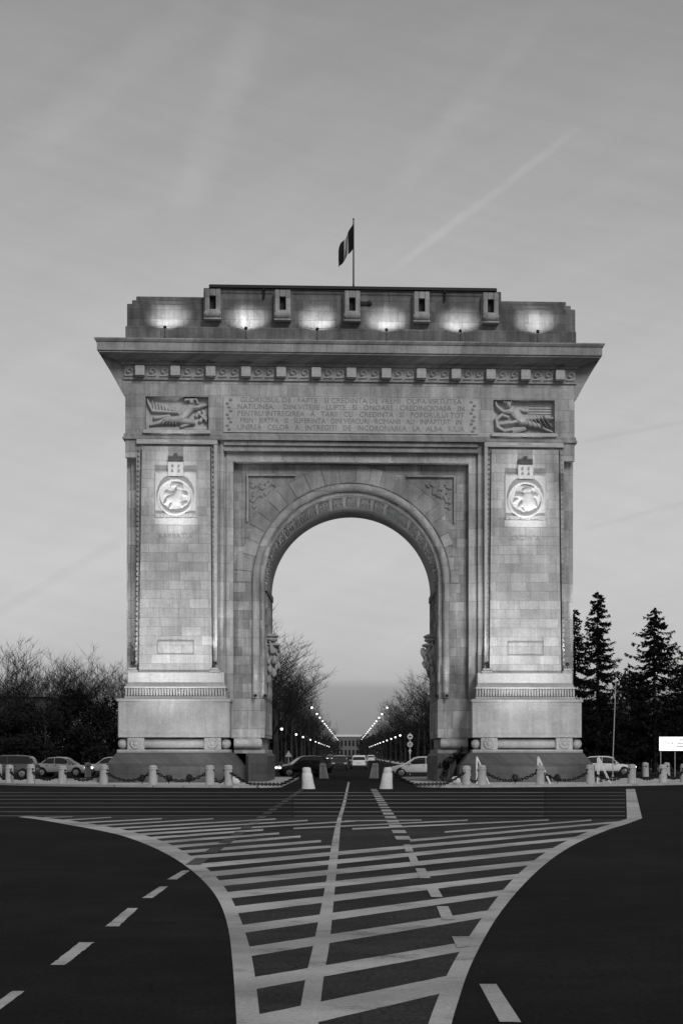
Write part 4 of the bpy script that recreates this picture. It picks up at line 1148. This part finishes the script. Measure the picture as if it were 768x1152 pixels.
# ================================================================== CARS
def make_car(label, loc, rz, L=4.2, W=1.76, H=1.48, style='hatch', paint='car_silver', lit=False, group='cars round the arch', name='car'):
    t = empty(name, loc, label, 'car', group, rz)
    a, b = -L/2, L/2
    # belt line and roof line by fraction from tail (0) to nose (1)
    belt = {'hatch':[(0,.86),(.04,.96),(.3,.95),(.62,.92),(.80,.84),(.93,.74),(.985,.62),(1,.5)],
            'sedan':[(0,.80),(.03,.93),(.18,.96),(.4,.94),(.64,.91),(.82,.82),(.94,.72),(.985,.6),(1,.48)],
            'suv':[(0,.9),(.03,1.0),(.3,1.0),(.62,.99),(.80,.93),(.94,.85),(.985,.7),(1,.55)]}[style]
    roof = {'hatch':[(.045,.97),(.10,H-.18),(.17,H-.04),(.34,H),(.50,H-.02),(.58,H-.10),(.74,.90)],
            'sedan':[(.15,.95),(.22,H-.22),(.29,H-.05),(.42,H),(.53,H-.02),(.60,H-.10),(.76,.88)],
            'suv':[(.02,1.0),(.05,H-.25),(.10,H-.05),(.3,H),(.50,H-.01),(.58,H-.1),(.73,.97)]}[style]
    def interp(tab, u):
        if u <= tab[0][0]: return tab[0][1]
        for (u0,v0),(u1,v1) in zip(tab,tab[1:]):
            if u <= u1: return v0+(v1-v0)*(u-u0)/(u1-u0)
        return tab[-1][1]
    def halfw(u): return W/2*(1-.16*abs(2*u-1)**5-.05*abs(2*u-1)**2)
    mb = MB(); rows = []; us = [0,.012,.04,.1,.18,.28,.4,.52,.62,.72,.8,.87,.93,.965,.988,1]
    for u in us:
        x = a+L*u; w = halfw(u); z = interp(belt,u); zb = .26+.14*max(0,abs(2*u-1)-.85)/.15
        h = [(0,zb),(w*.86,zb),(w*.97,zb+.10),(w,.50 if z > .55 else z-.05),(w*.995,max(.52,z*.78)),(w*.95,z-.03),(w*.86,z+.005),(0,z+.03)]
        rows.append([(x,y,zz) for y,zz in h] + [(x,-y,zz) for y,zz in h[-2:0:-1]])
    n = len(rows[0]); vs = [p for r in rows for p in r]
    fs = [(i*n+k,i*n+(k+1)%n,(i+1)*n+(k+1)%n,(i+1)*n+k) for i in range(len(rows)-1) for k in range(n)]+[tuple(range(n)),tuple((len(rows)-1)*n+k for k in range(n))[::-1]]
    mb.add(vs, fs); body = mb.build('body', M[paint], t, smooth='auto')
    # glasshouse
    r0, r1 = roof[0][0], roof[-1][0]
    us = sorted(set([r0+(r1-r0)*i/16 for i in range(17)]+[u for u,_ in roof])); gl = MB(); rows = []
    for u in us:
        x = a+L*u; zb = interp(belt,u)-.01; zr = max(interp(roof,u), zb+.012); w = halfw(u)
        k = (zr-zb)/(H-.93)
        h = [(w*.885,zb),(w*(.885-.15*k),zb+(zr-zb)*.86),(w*(.885-.22*k),zb+(zr-zb)*.965),(w*.4,zr)]
        rows.append([(x,y,zz) for y,zz in h]+[(x,-y,zz) for y,zz in h[::-1]])
    n = 8; vs = [p for r in rows for p in r]
    gl.add(vs, [(i*n+k,i*n+k+1,(i+1)*n+k+1,(i+1)*n+k) for i in range(len(rows)-1) for k in range(n-1)])
    gl.build('windows', M['glass'], t, smooth='auto')
    # roof skin and pillars, just proud of the glass
    rf = MB(); rr = [(i,r) for i,r in enumerate(rows) if interp(roof,us[i]) > H-.19]
    vs = []; 
    for i,r in rr: vs += [(p[0],p[1]*1.012,p[2]+.012) for p in (r[1],r[2],r[3],r[4],r[5],r[6])]
    rf.add(vs, [(i*6+k,i*6+k+1,(i+1)*6+k+1,(i+1)*6+k) for i in range(len(rr)-1) for k in range(5)])
    def at_side(u, f, sg):
        x = a+L*u; zb = interp(belt,u)-.01; zr = max(interp(roof,u), zb+.012); w = halfw(u); k=(zr-zb)/(H-.93)
        return (x, sg*(w*(.885-.15*k*f/.86)+.012), zb+(zr-zb)*f)
    for sg in XS:
        for (ua,ub,wd) in ((r0+.012,r0+.085,.045),(.40,.40,.03),(r1-.02,r1-.16,.028)):
            p0 = at_side(ua,0,sg); p1 = at_side(ub,.9,sg)
            rf.tube([p0,p1], [wd,wd*.8], 4)
    rf.build('roof', M[paint], t, smooth='auto')
    tm = MB()
    for sg in XS: tm.box(a+L*.2, a+L*.8, sg*W/2-.012, sg*W/2+.012, .27, .36)
    tm.box(b-.05,b+.015,-W*.3,W*.3,.42,.54); tm.box(b-.10,b-.0,-W*.38,W*.38,.26,.36); tm.box(a-.02,a+.06,-W*.38,W*.38,.28,.42)
    tm.build('trim', M['trim'], t)
    pl = MB(); pl.box(a-.022,a-.004,-.26,.26,.60,.71); pl.build('number_plate', M['plate'], t)
    for sg in XS:
        h = MB(); h.blob((b-.10, sg*W*.345, .66 if style != 'suv' else .74), (.13,.19,.075), 10, 6); h.build('headlight', M['head' if lit else 'head_off'], t, smooth=True)
        h = MB(); h.blob((a+.06, sg*W*.40, .78), (.09,.11,.13), 10, 6); h.build('taillight', M['tail'], t, smooth=True)
        h = MB(); h.blob((a+L*.665, sg*(W/2+.07), .95), (.07,.10,.07), 10, 6); h.build('wing_mirror', M[paint], t, smooth=True)
        h = MB(); h.box(a+L*.42,a+L*.45,sg*W/2-.02,sg*W/2+.015,.80,.83); h.box(a+L*.26,a+L*.29,sg*W/2-.02,sg*W/2+.015,.80,.83); h.build('door_handle', M['trim'], t)
        for u in (.18,.81):
            x = a+L*u; y = sg*(W/2-.095)
            ar = MB(); ar.lathe([(.37,-.06),(.37,.075),(.30,.08)], 22, (x,y,.335), 'y'); ar.build('wheel_arch', M['trim'], t)
            w = MB(); w.lathe([(.20,-.10),(.29,-.10),(.315,-.07),(.315,.07),(.29,.10),(.20,.10)], 22, (x,y+sg*.015,.315), 'y'); wo = w.build('wheel', M['tyre'], t, smooth='auto')
            r = MB(); r.lathe([(.205,-.105),(.19,-.112),(.05,-.09),(.04,-.118),(.001,-.118)] if sg > 0 else [(.205,.105),(.19,.112),(.05,.09),(.04,.118),(.001,.118)], 18, (x,y+sg*.015,.315), 'y')
            # five spokes
            for q in range(5):
                an = q*2*PI/5; r.tube([(x+.04*math.cos(an), y+sg*.13, .315+.04*math.sin(an)),(x+.19*math.cos(an), y+sg*.125, .315+.19*math.sin(an))], .022, 4)
            r.build('rim', M['rim'], wo, smooth='auto')
    return t
make_car('dark grey estate car at the left edge behind the bollards', (wx(4,141),141,0), PI-.1, 4.5,1.8,1.55,'suv','car_grey')
make_car('silver saloon car with lit headlights behind the bollards left of the arch', (wx(71,152),152,0), -.2, 4.0,1.75,1.42,'sedan','car_white', True)
make_car('pale car half hidden behind the left base of the arch', (wx(122,160),160,0), PI+.1, 4.2,1.75,1.42,'hatch','car_white')
make_car('black hatchback with lit headlights crossing behind the passage', (wx(341,150),150,0), PI+.22, 3.8,1.74,1.50,'hatch','car_dark', True)
make_car('silver hatchback behind the right jamb of the passage', (wx(471,147.5),147.5,0), PI+.05, 4.2,1.76,1.46,'hatch','car_silver')
make_car('silver hatchback right of the arch in front of the spruces', (wx(684,158),158,0), -.22, 4.1,1.76,1.48,'hatch','car_silver', True)
make_car('dark car coming down the avenue, nearest left of the centre line', (wx(381.5,222),222,0), -PI/2, 4.2,1.76,1.46,'hatch','car_dark')
make_car('pale car driving away down the avenue seen from behind', (wx(403.5,232),232,0), PI/2, 4.2,1.8,1.5,'hatch','car_white')
far = [(-1.6,300,-PI/2,'car_grey','second oncoming car on the avenue, headlights lit'),(-1.9,370,-PI/2,'car_dark','third oncoming car on the avenue, headlights lit'),
       (-1.4,470,-PI/2,'car_grey','fourth oncoming car on the avenue, headlights lit'),(2.0,330,PI/2,'car_grey','second car driving away down the avenue'),(4.2,420,PI/2,'car_silver','third car driving away down the avenue'),(-4.8,520,-PI/2,'car_grey','fifth oncoming car on the avenue, headlights lit')]
for x,y,rz,pt,lab in far: make_car(lab, (x,y,0), rz, 4.2,1.76,1.46,'hatch',pt, rz < 0, 'distant cars on the avenue')

# ================================================================== STREET FURNITURE
def lamp(proto, x, y, H, label, group, side):
    if proto is None:
        t = empty('street_lamp', (x,y,.1), label, 'street lamp', group)
        mb = MB(); mb.lathe([(.16,0),(.16,.25),(.09,.35),(.06,1.2),(.05,H-.35)], 10); 
        mb.tube([(0,0,H-.4),(.1,0,H-.1),(.4,0,H+.05)], .035, 6) if H > 6 else None
        mb.build('post', M['dark_metal'], t, smooth='auto')
        mb = MB(); xg = .45 if H > 6 else 0; zg = H-.02 if H > 6 else H-.05
        mb.lathe([(.04,.22),(.12,.19),(.17,.14)], 12, (xg,0,zg)); mb.lathe([(.07,-.22),(.10,-.18)], 12, (xg,0,zg)) ; mb.build('cap', M['dark_metal'], t, smooth='auto')
        mb = MB(); mb.blob((xg,0,zg), (.17,.17,.17), 14, 10); mb.build('globe', M['lampglow'], t, smooth=True)
        return t
    o = copy_tree(proto); o.location = (x,y,.1); tag(o, label, 'street lamp', group); o.rotation_euler.z = 0 if side < 0 else PI
    return o
pt = pl_ = None
tall = {-1:[338,391,430,476,515,550,590,640,690,745,800,860,930,1010,1090], 1:[338,391,430,475,512,550,606,650,700,760,820,880,950,1040]}
low = {-1:[271,345,395,470,543,600,640,690,740,820,900], 1:[362,400,440,490,543,600,650,710,770,840,920]}
for sg in XS:
    sd = 'left' if sg < 0 else 'right'
    for k,Y in enumerate(tall[sg]):
        o = lamp(pt, sg*6.45, Y, 9.0, 'tall lit street lamp on the %s of the avenue, %s from the arch' % (sd, ORD[k]), 'tall street lamps of the avenue', sg); pt = pt or o
        if sg > 0: o.rotation_euler.z = PI
    for k,Y in enumerate(low[sg]):
        o = lamp(pl_, sg*8.65, Y, 4.8, 'short globe lamp on the %s of the avenue, %s from the arch' % (sd, ORD[k]), 'short globe lamps of the avenue', sg); pl_ = pl_ or o

# traffic signs
Y = 166; x = wx(461,Y)
t = empty('traffic_sign_post', (x,Y,.0), 'post with two round signs and an arrow sign right of the avenue', 'traffic sign')
mb = MB(); mb.tube([(0,0,0),(0,0,3.3)], .035, 8); mb.build('post', M['pole'], t)
mb = MB(); mb.lathe([(.22,0),(.22,.03),(.21,.035)], 20, (0,-.04,3.0), 'y'); o = mb.build('round_sign', M['sign_dull'], t)
mb = MB(); mb.cbox(-.12,.12,-.085,-.076,2.95,3.05,.01); mb.build('bar', M['sign_ink'], o)
mb = MB(); mb.lathe([(.22,0),(.22,.03),(.21,.035)], 20, (0,-.04,2.38), 'y'); o = mb.build('round_sign', M['sign_dull'], t)
mb = MB(); mb.lathe([(.15,.036),(.15,.042)], 18, (0,-.04,2.38), 'y'); mb.build('disc', M['facade_pale'], o)
mb = MB(); mb.yprism([(-.05,1.6),(.05,1.6),(.05,1.85),(.14,1.85),(0,2.05),(-.14,1.85),(-.05,1.85)], -.07,-.05); mb.build('arrow', M['sign_dull'], t)
x = wx(324.5,164)
t = empty('traffic_sign_post', (x,164,0), 'post with a small pale triangular sign left of the avenue', 'traffic sign')
mb = MB(); mb.tube([(0,0,0),(0,0,1.85)], .035, 8); mb.build('post', M['pole'], t)
mb = MB(); mb.yprism([(-.27,1.42),(.27,1.42),(0,1.9)], -.07,-.04); o = mb.build('triangle_sign', M['sign_dull'], t)

# backlit sign at the right edge
Y = 150; x0 = wx(741,Y); x1 = x0+3.6; z0, z1 = wz(741,845,Y), wz(741,829,Y)
t = empty('backlit_sign', ((x0+x1)/2,Y,0), 'long white backlit sign on thin posts at the right edge', 'sign')
w = (x1-x0)/2
mb = MB(); mb.box(-w,w,-.06,.08,z0,z1); mb.build('cabinet', M['white_paint'], t)
mb = MB(); mb.box(-w+.02,w-.02,-.07,-.061,z0+.02,z1-.02); fc = mb.build('face', M['sign_white'], t)
for xx in (-w+.12,-w+1.15,w-.2):
    mb = MB(); mb.tube([(xx,0,0),(xx,0,z0)], .03, 6); mb.build('post', M['pole'], t)
text_mesh('lettering', 'NOR', .26, M['sign_ink'], fc, (-w+.78,-.072,(z0+z1)/2+.02), .004)
mb = MB(); mb.box(-w+.38,-w+.48,-.076,-.071,(z0+z1)/2+.12,(z0+z1)/2+.17)
for zz,xa,xb in ((.28,1.52,2.3),(.04,1.35,2.4),(-.2,1.3,2.35)): 
    xx = -w+xa
    while xx < -w+xb: mb.box(xx,xx+.06,-.076,-.071,(z0+z1)/2+zz-.05,(z0+z1)/2+zz+.05); xx += .095
mb.build('small_print', M['sign_ink'], fc)

# thin pole
Y = 152; x = wx(689,Y); H = wz(692,763,Y)
t = empty('slim_pole', (x,Y,0), 'slim pale pole leaning slightly in front of the spruces', 'pole')
mb = MB(); mb.lathe([(.10,0),(.10,.04),(.04,.08),(.036,1)], 8); mb.tube([(0,0,1),(.23,0,H)], [.036,.028], 8); mb.build('pole', M['pole'], t, smooth='auto')
mb = MB(); mb.blob((.23,0,H+.02), (.05,.05,.05), 8, 6); mb.build('finial', M['pole'], t, smooth=True)

# white folding A-frame stands before the right base
af = None
for k,(px,lab) in enumerate([(536,'white folding A-frame stand, left of three before the right base'),(605,'white folding A-frame stand, middle of three before the right base'),(672.5,'white folding A-frame stand, right of three, beside the right base')]):
    Y = 106.5; x = wx(px,Y)
    if af is None:
        af = empty('folding_stand', (x,Y,.116), lab, 'stand', 'white A-frame stands')
        for q in XS:
            mb = MB(); y = q*.28
            mb.tube([(0,y,0),(0,y,1.36)], .03, 6); mb.build('leg', M['white_paint'], af)
            mb = MB(); mb.tube([(.62,y,0),(.02,y,1.33)], .027, 6); mb.build('leg', M['white_paint'], af)
        mb = MB(); mb.tube([(0,-.28,1.36),(0,.28,1.36)], .03, 6); mb.tube([(0,-.28,.5),(0,.28,.5)], .02, 6); mb.tube([(.4,-.28,.49),(.4,.28,.49)], .02, 6); mb.build('crossbar', M['white_paint'], af)
    else:
        o = copy_tree(af); o.location = (x,Y,.116); tag(o, lab, 'stand', 'white A-frame stands')
# pale round stones near the passage corners
for px,lab in ((264.5,'pale rounded boulder beside the corner bollard left of the passage'),(512.5,'pale rounded boulder beside the corner bollard right of the passage')):
    Y = 104.2; mb = MB(); random.seed(px); mb.blob((0,0,.2), (.24,.22,.22), 14, 10, .06)
    o = mb.build('round_stone', M['white_bollard'], smooth=True, loc=(wx(px,Y),Y,.10)); tag(o, lab, 'stone', 'round stones by the passage')

# ================================================================== BUILDINGS BEYOND
def building(name, label, x0,x1,y0,y1,H, cols, rows, mat, band=None):
    t = empty(name, ((x0+x1)/2,y0,0), label, 'building'); w = (x1-x0)/2; d = y1-y0
    mb = MB(); mb.box(-w,w,0,d,0,H); mb.build('wall', mat, t)
    mb = MB(); mb.cbox(-w-.3,w+.3,-.3,d+.3,H,H+(1.4 if name == 'palace' else .45),.05); mb.build('roof', band or mat, t)
    for r in range(rows):
        for c in range(cols):
            cw = 2*w/cols; rh = (H-1)/rows; xx = -w+cw*(c+.5); zz = .8+rh*r
            mb = MB(); mb.box(xx-cw*.30,xx+cw*.30,-.06,.02,zz,zz+rh*.62); f = mb.build('window', M['facade'], t)
            mb = MB(); mb.box(xx-cw*.25,xx+cw*.25,-.075,-.061,zz+.1,zz+rh*.62-.1); mb.build('pane', M['window_dark'], f)
    return t
building('park_building', 'low dark building with a pale roof edge behind the wood at the left', wx(-40,232),wx(52,232),232,245,wz(20,784,232),6,2,M['facade'],M['facade_pale'])
building('villa', 'grey building with tall windows behind the spruces at the right', wx(650,206),wx(790,206),206,218,wz(720,792,206),7,2,M['facade'])
building('palace', 'distant pale building closing the end of the avenue', -9.5,9.5,1500,1520,14.2,7,2,M['facade_dim'],M['white_paint'])  # roof band coloured white to stand in for its brightly lit edge
mb = MB(); rw = random.Random(9)
for k in range(230):
    sg = -1 if k % 2 else 1; Y = rw.uniform(960,1440); x = sg*((10.5 if Y < 1110 else 7.0)+abs(rw.gauss(0,1))*14)
    leaf_cloud(mb, (x,Y,rw.uniform(2,9)), 3.5, 5, 4.5, 60, .6, rw, .1)
tag(mb.build('far_wood', M['twig'], normals=False), 'dark distant woods closing both sides of the far end of the avenue', 'woodland', kind='stuff')

# ================================================================== SKY, SUN, CAMERA
w = bpy.data.worlds.new('World'); sc.world = w; w.use_nodes = True
nt = w.node_tree; bg = nt.nodes['Background']
sky = N(nt, 'ShaderNodeTexSky', sky_type='NISHITA'); sky.sun_disc = False
SUN_EL, SUN_AZ = R(32), R(158)
sky.sun_elevation = SUN_EL; sky.sun_rotation = SUN_AZ
bw = N(nt, 'ShaderNodeRGBToBW'); nt.links.new(sky.outputs[0], bw.inputs[0])
tc = N(nt, 'ShaderNodeTexCoord'); D = tc.outputs['Generated']
sp = N(nt, 'ShaderNodeSeparateXYZ'); nt.links.new(D, sp.inputs[0])
cr = N(nt, 'ShaderNodeValToRGB'); cr.color_ramp.interpolation = 'LINEAR'
SKY = [(.0,.22),(.012,.24),(.024,.27),(.031,.30),(.0355,.44),(.05,.51),(.09,.56),(.14,.53),(.20,.475),(.27,.38),(.34,.29),(.5,.26),(1,.28)]
el = cr.color_ramp.elements
el[0].position, el[0].color = SKY[0][0], g(SKY[0][1]); el[1].position, el[1].color = SKY[-1][0], g(SKY[-1][1])
for p,v in SKY[1:-1]:
    e = el.new(p); e.color = g(v)
nt.links.new(sp.outputs[2], cr.inputs[0])
col = cr.outputs[0]
# thin cirrus: stretched noise in direction space
def cirrus(scale, rot, sx, amp, lo, hi, col):
    mp = N(nt, 'ShaderNodeMapping'); mp.inputs['Rotation'].default_value = (0, rot, 0); nt.links.new(D, mp.inputs[0])
    m2 = N(nt, 'ShaderNodeMapping'); m2.inputs['Scale'].default_value = sx; nt.links.new(mp.outputs[0], m2.inputs[0])
    n = noise(nt, m2.outputs[0], scale, 6, .6)
    return mul_col(nt, col, ramp(nt, n, lo, 1-amp, hi, 1+amp))
col = cirrus(7, R(28), (1,1,5), .05, .3, .7, col)
col = cirrus(16, R(-14), (1,1,9), .03, .3, .7, col)
# condensation trails: bands about great circles
def sdir(px, py):
    f = Vector((S_,C_,0)); r = Vector((C_,-S_,0)); return (f*F + r*(px-539) + Vector((0,0,849-py))).normalized()
def trail(p0, p1, width, amp, col, soft=.35):
    a, b = sdir(*p0), sdir(*p1); n = a.cross(b).normalized(); t = (b-a).normalized(); m = (a+b).normalized(); hl = (b-a).length/2
    wob = N(nt, 'ShaderNodeTexNoise'); wob.inputs['Scale'].default_value = 45; wob.inputs['Detail'].default_value = 4; nt.links.new(D, wob.inputs['Vector'])
    d1 = N(nt, 'ShaderNodeVectorMath', operation='DOT_PRODUCT'); nt.links.new(D, d1.inputs[0]); d1.inputs[1].default_value = n
    dist = math_n(nt, 'ABSOLUTE', math_n(nt, 'ADD', d1.outputs['Value'], math_n(nt, 'MULTIPLY', math_n(nt, 'SUBTRACT', wob.outputs['Fac'], .5), width*.9)))
    band = N(nt, 'ShaderNodeMapRange', interpolation_type='SMOOTHERSTEP'); band.inputs[1].default_value = 0; band.inputs[2].default_value = width; band.inputs[3].default_value = 1; band.inputs[4].default_value = 0
    nt.links.new(dist, band.inputs[0])
    d2 = N(nt, 'ShaderNodeVectorMath', operation='DOT_PRODUCT'); nt.links.new(D, d2.inputs[0]); d2.inputs[1].default_value = t
    al = math_n(nt, 'ABSOLUTE', math_n(nt, 'SUBTRACT', d2.outputs['Value'], m.dot(t)))
    fade = N(nt, 'ShaderNodeMapRange', interpolation_type='SMOOTHSTEP'); fade.inputs[1].default_value = hl*(1-soft); fade.inputs[2].default_value = hl*1.1; fade.inputs[3].default_value = 1; fade.inputs[4].default_value = 0
    nt.links.new(al, fade.inputs[0])
    k = math_n(nt, 'MULTIPLY', math_n(nt, 'MULTIPLY', band.outputs[0], fade.outputs[0]), math_n(nt, 'ADD', math_n(nt, 'MULTIPLY', wob.outputs['Fac'], 1.2), .4))
    return mul_col(nt, col, ramp(nt, k, 0, 1, 1, 1+amp))
col = trail((440,305),(655,140), .0032, .10, col)
col = trail((300,-20),(198,260), .014, .09, col)
col = trail((20,175),(260,-20), .016, .07, col)
col = trail((430,230),(630,-10), .010, .06, col)
col = trail((-20,700),(150,600), .004, -.05, col)
col = trail((640,500),(790,470), .002, -.06, col)
col = trail((640,600),(790,560), .002, -.05, col)
mx = N(nt, 'ShaderNodeMix', data_type='RGBA'); mx.inputs[0].default_value = .12
k = math_n(nt, 'MULTIPLY', bw.outputs[0], .10)
nt.links.new(col, mx.inputs[6]); nt.links.new(k, mx.inputs[7])
sc10 = N(nt, 'ShaderNodeVectorMath', operation='SCALE'); sc10.inputs['Scale'].default_value = 10.0; nt.links.new(mx.outputs[2], sc10.inputs[0])
nt.links.new(sc10.outputs[0], bg.inputs[0]); bg.inputs['Strength'].default_value = .1

sl = bpy.data.lights.new('sun', 'SUN'); sl.energy = 1.5; sl.angle = R(16); sl.color = (1,1,1)
so = bpy.data.objects.new('sun', sl); COL.objects.link(so)
sd = Vector((math.sin(SUN_AZ)*math.cos(SUN_EL), math.cos(SUN_AZ)*math.cos(SUN_EL), math.sin(SUN_EL)))
so.rotation_euler = (-sd).to_track_quat('-Z','Y').to_euler(); so.location = (0,-20,40)

cam = bpy.data.cameras.new('camera'); co_ = bpy.data.objects.new('camera', cam); COL.objects.link(co_)
co_.location = (0,0,EYE); co_.rotation_euler = (R(90), 0, -TH)
cam.sensor_fit = 'HORIZONTAL'; cam.sensor_width = 36; cam.lens = 36*F/768
cam.shift_x = (384-539)/768; cam.shift_y = (849-576)/768
cam.clip_start = .2; cam.clip_end = 8000
sc.camera = co_
sc.view_settings.view_transform = 'Standard'; sc.view_settings.look = 'None'; sc.view_settings.gamma = 1; sc.view_settings.exposure = 0
sc.view_settings.use_curve_mapping = False
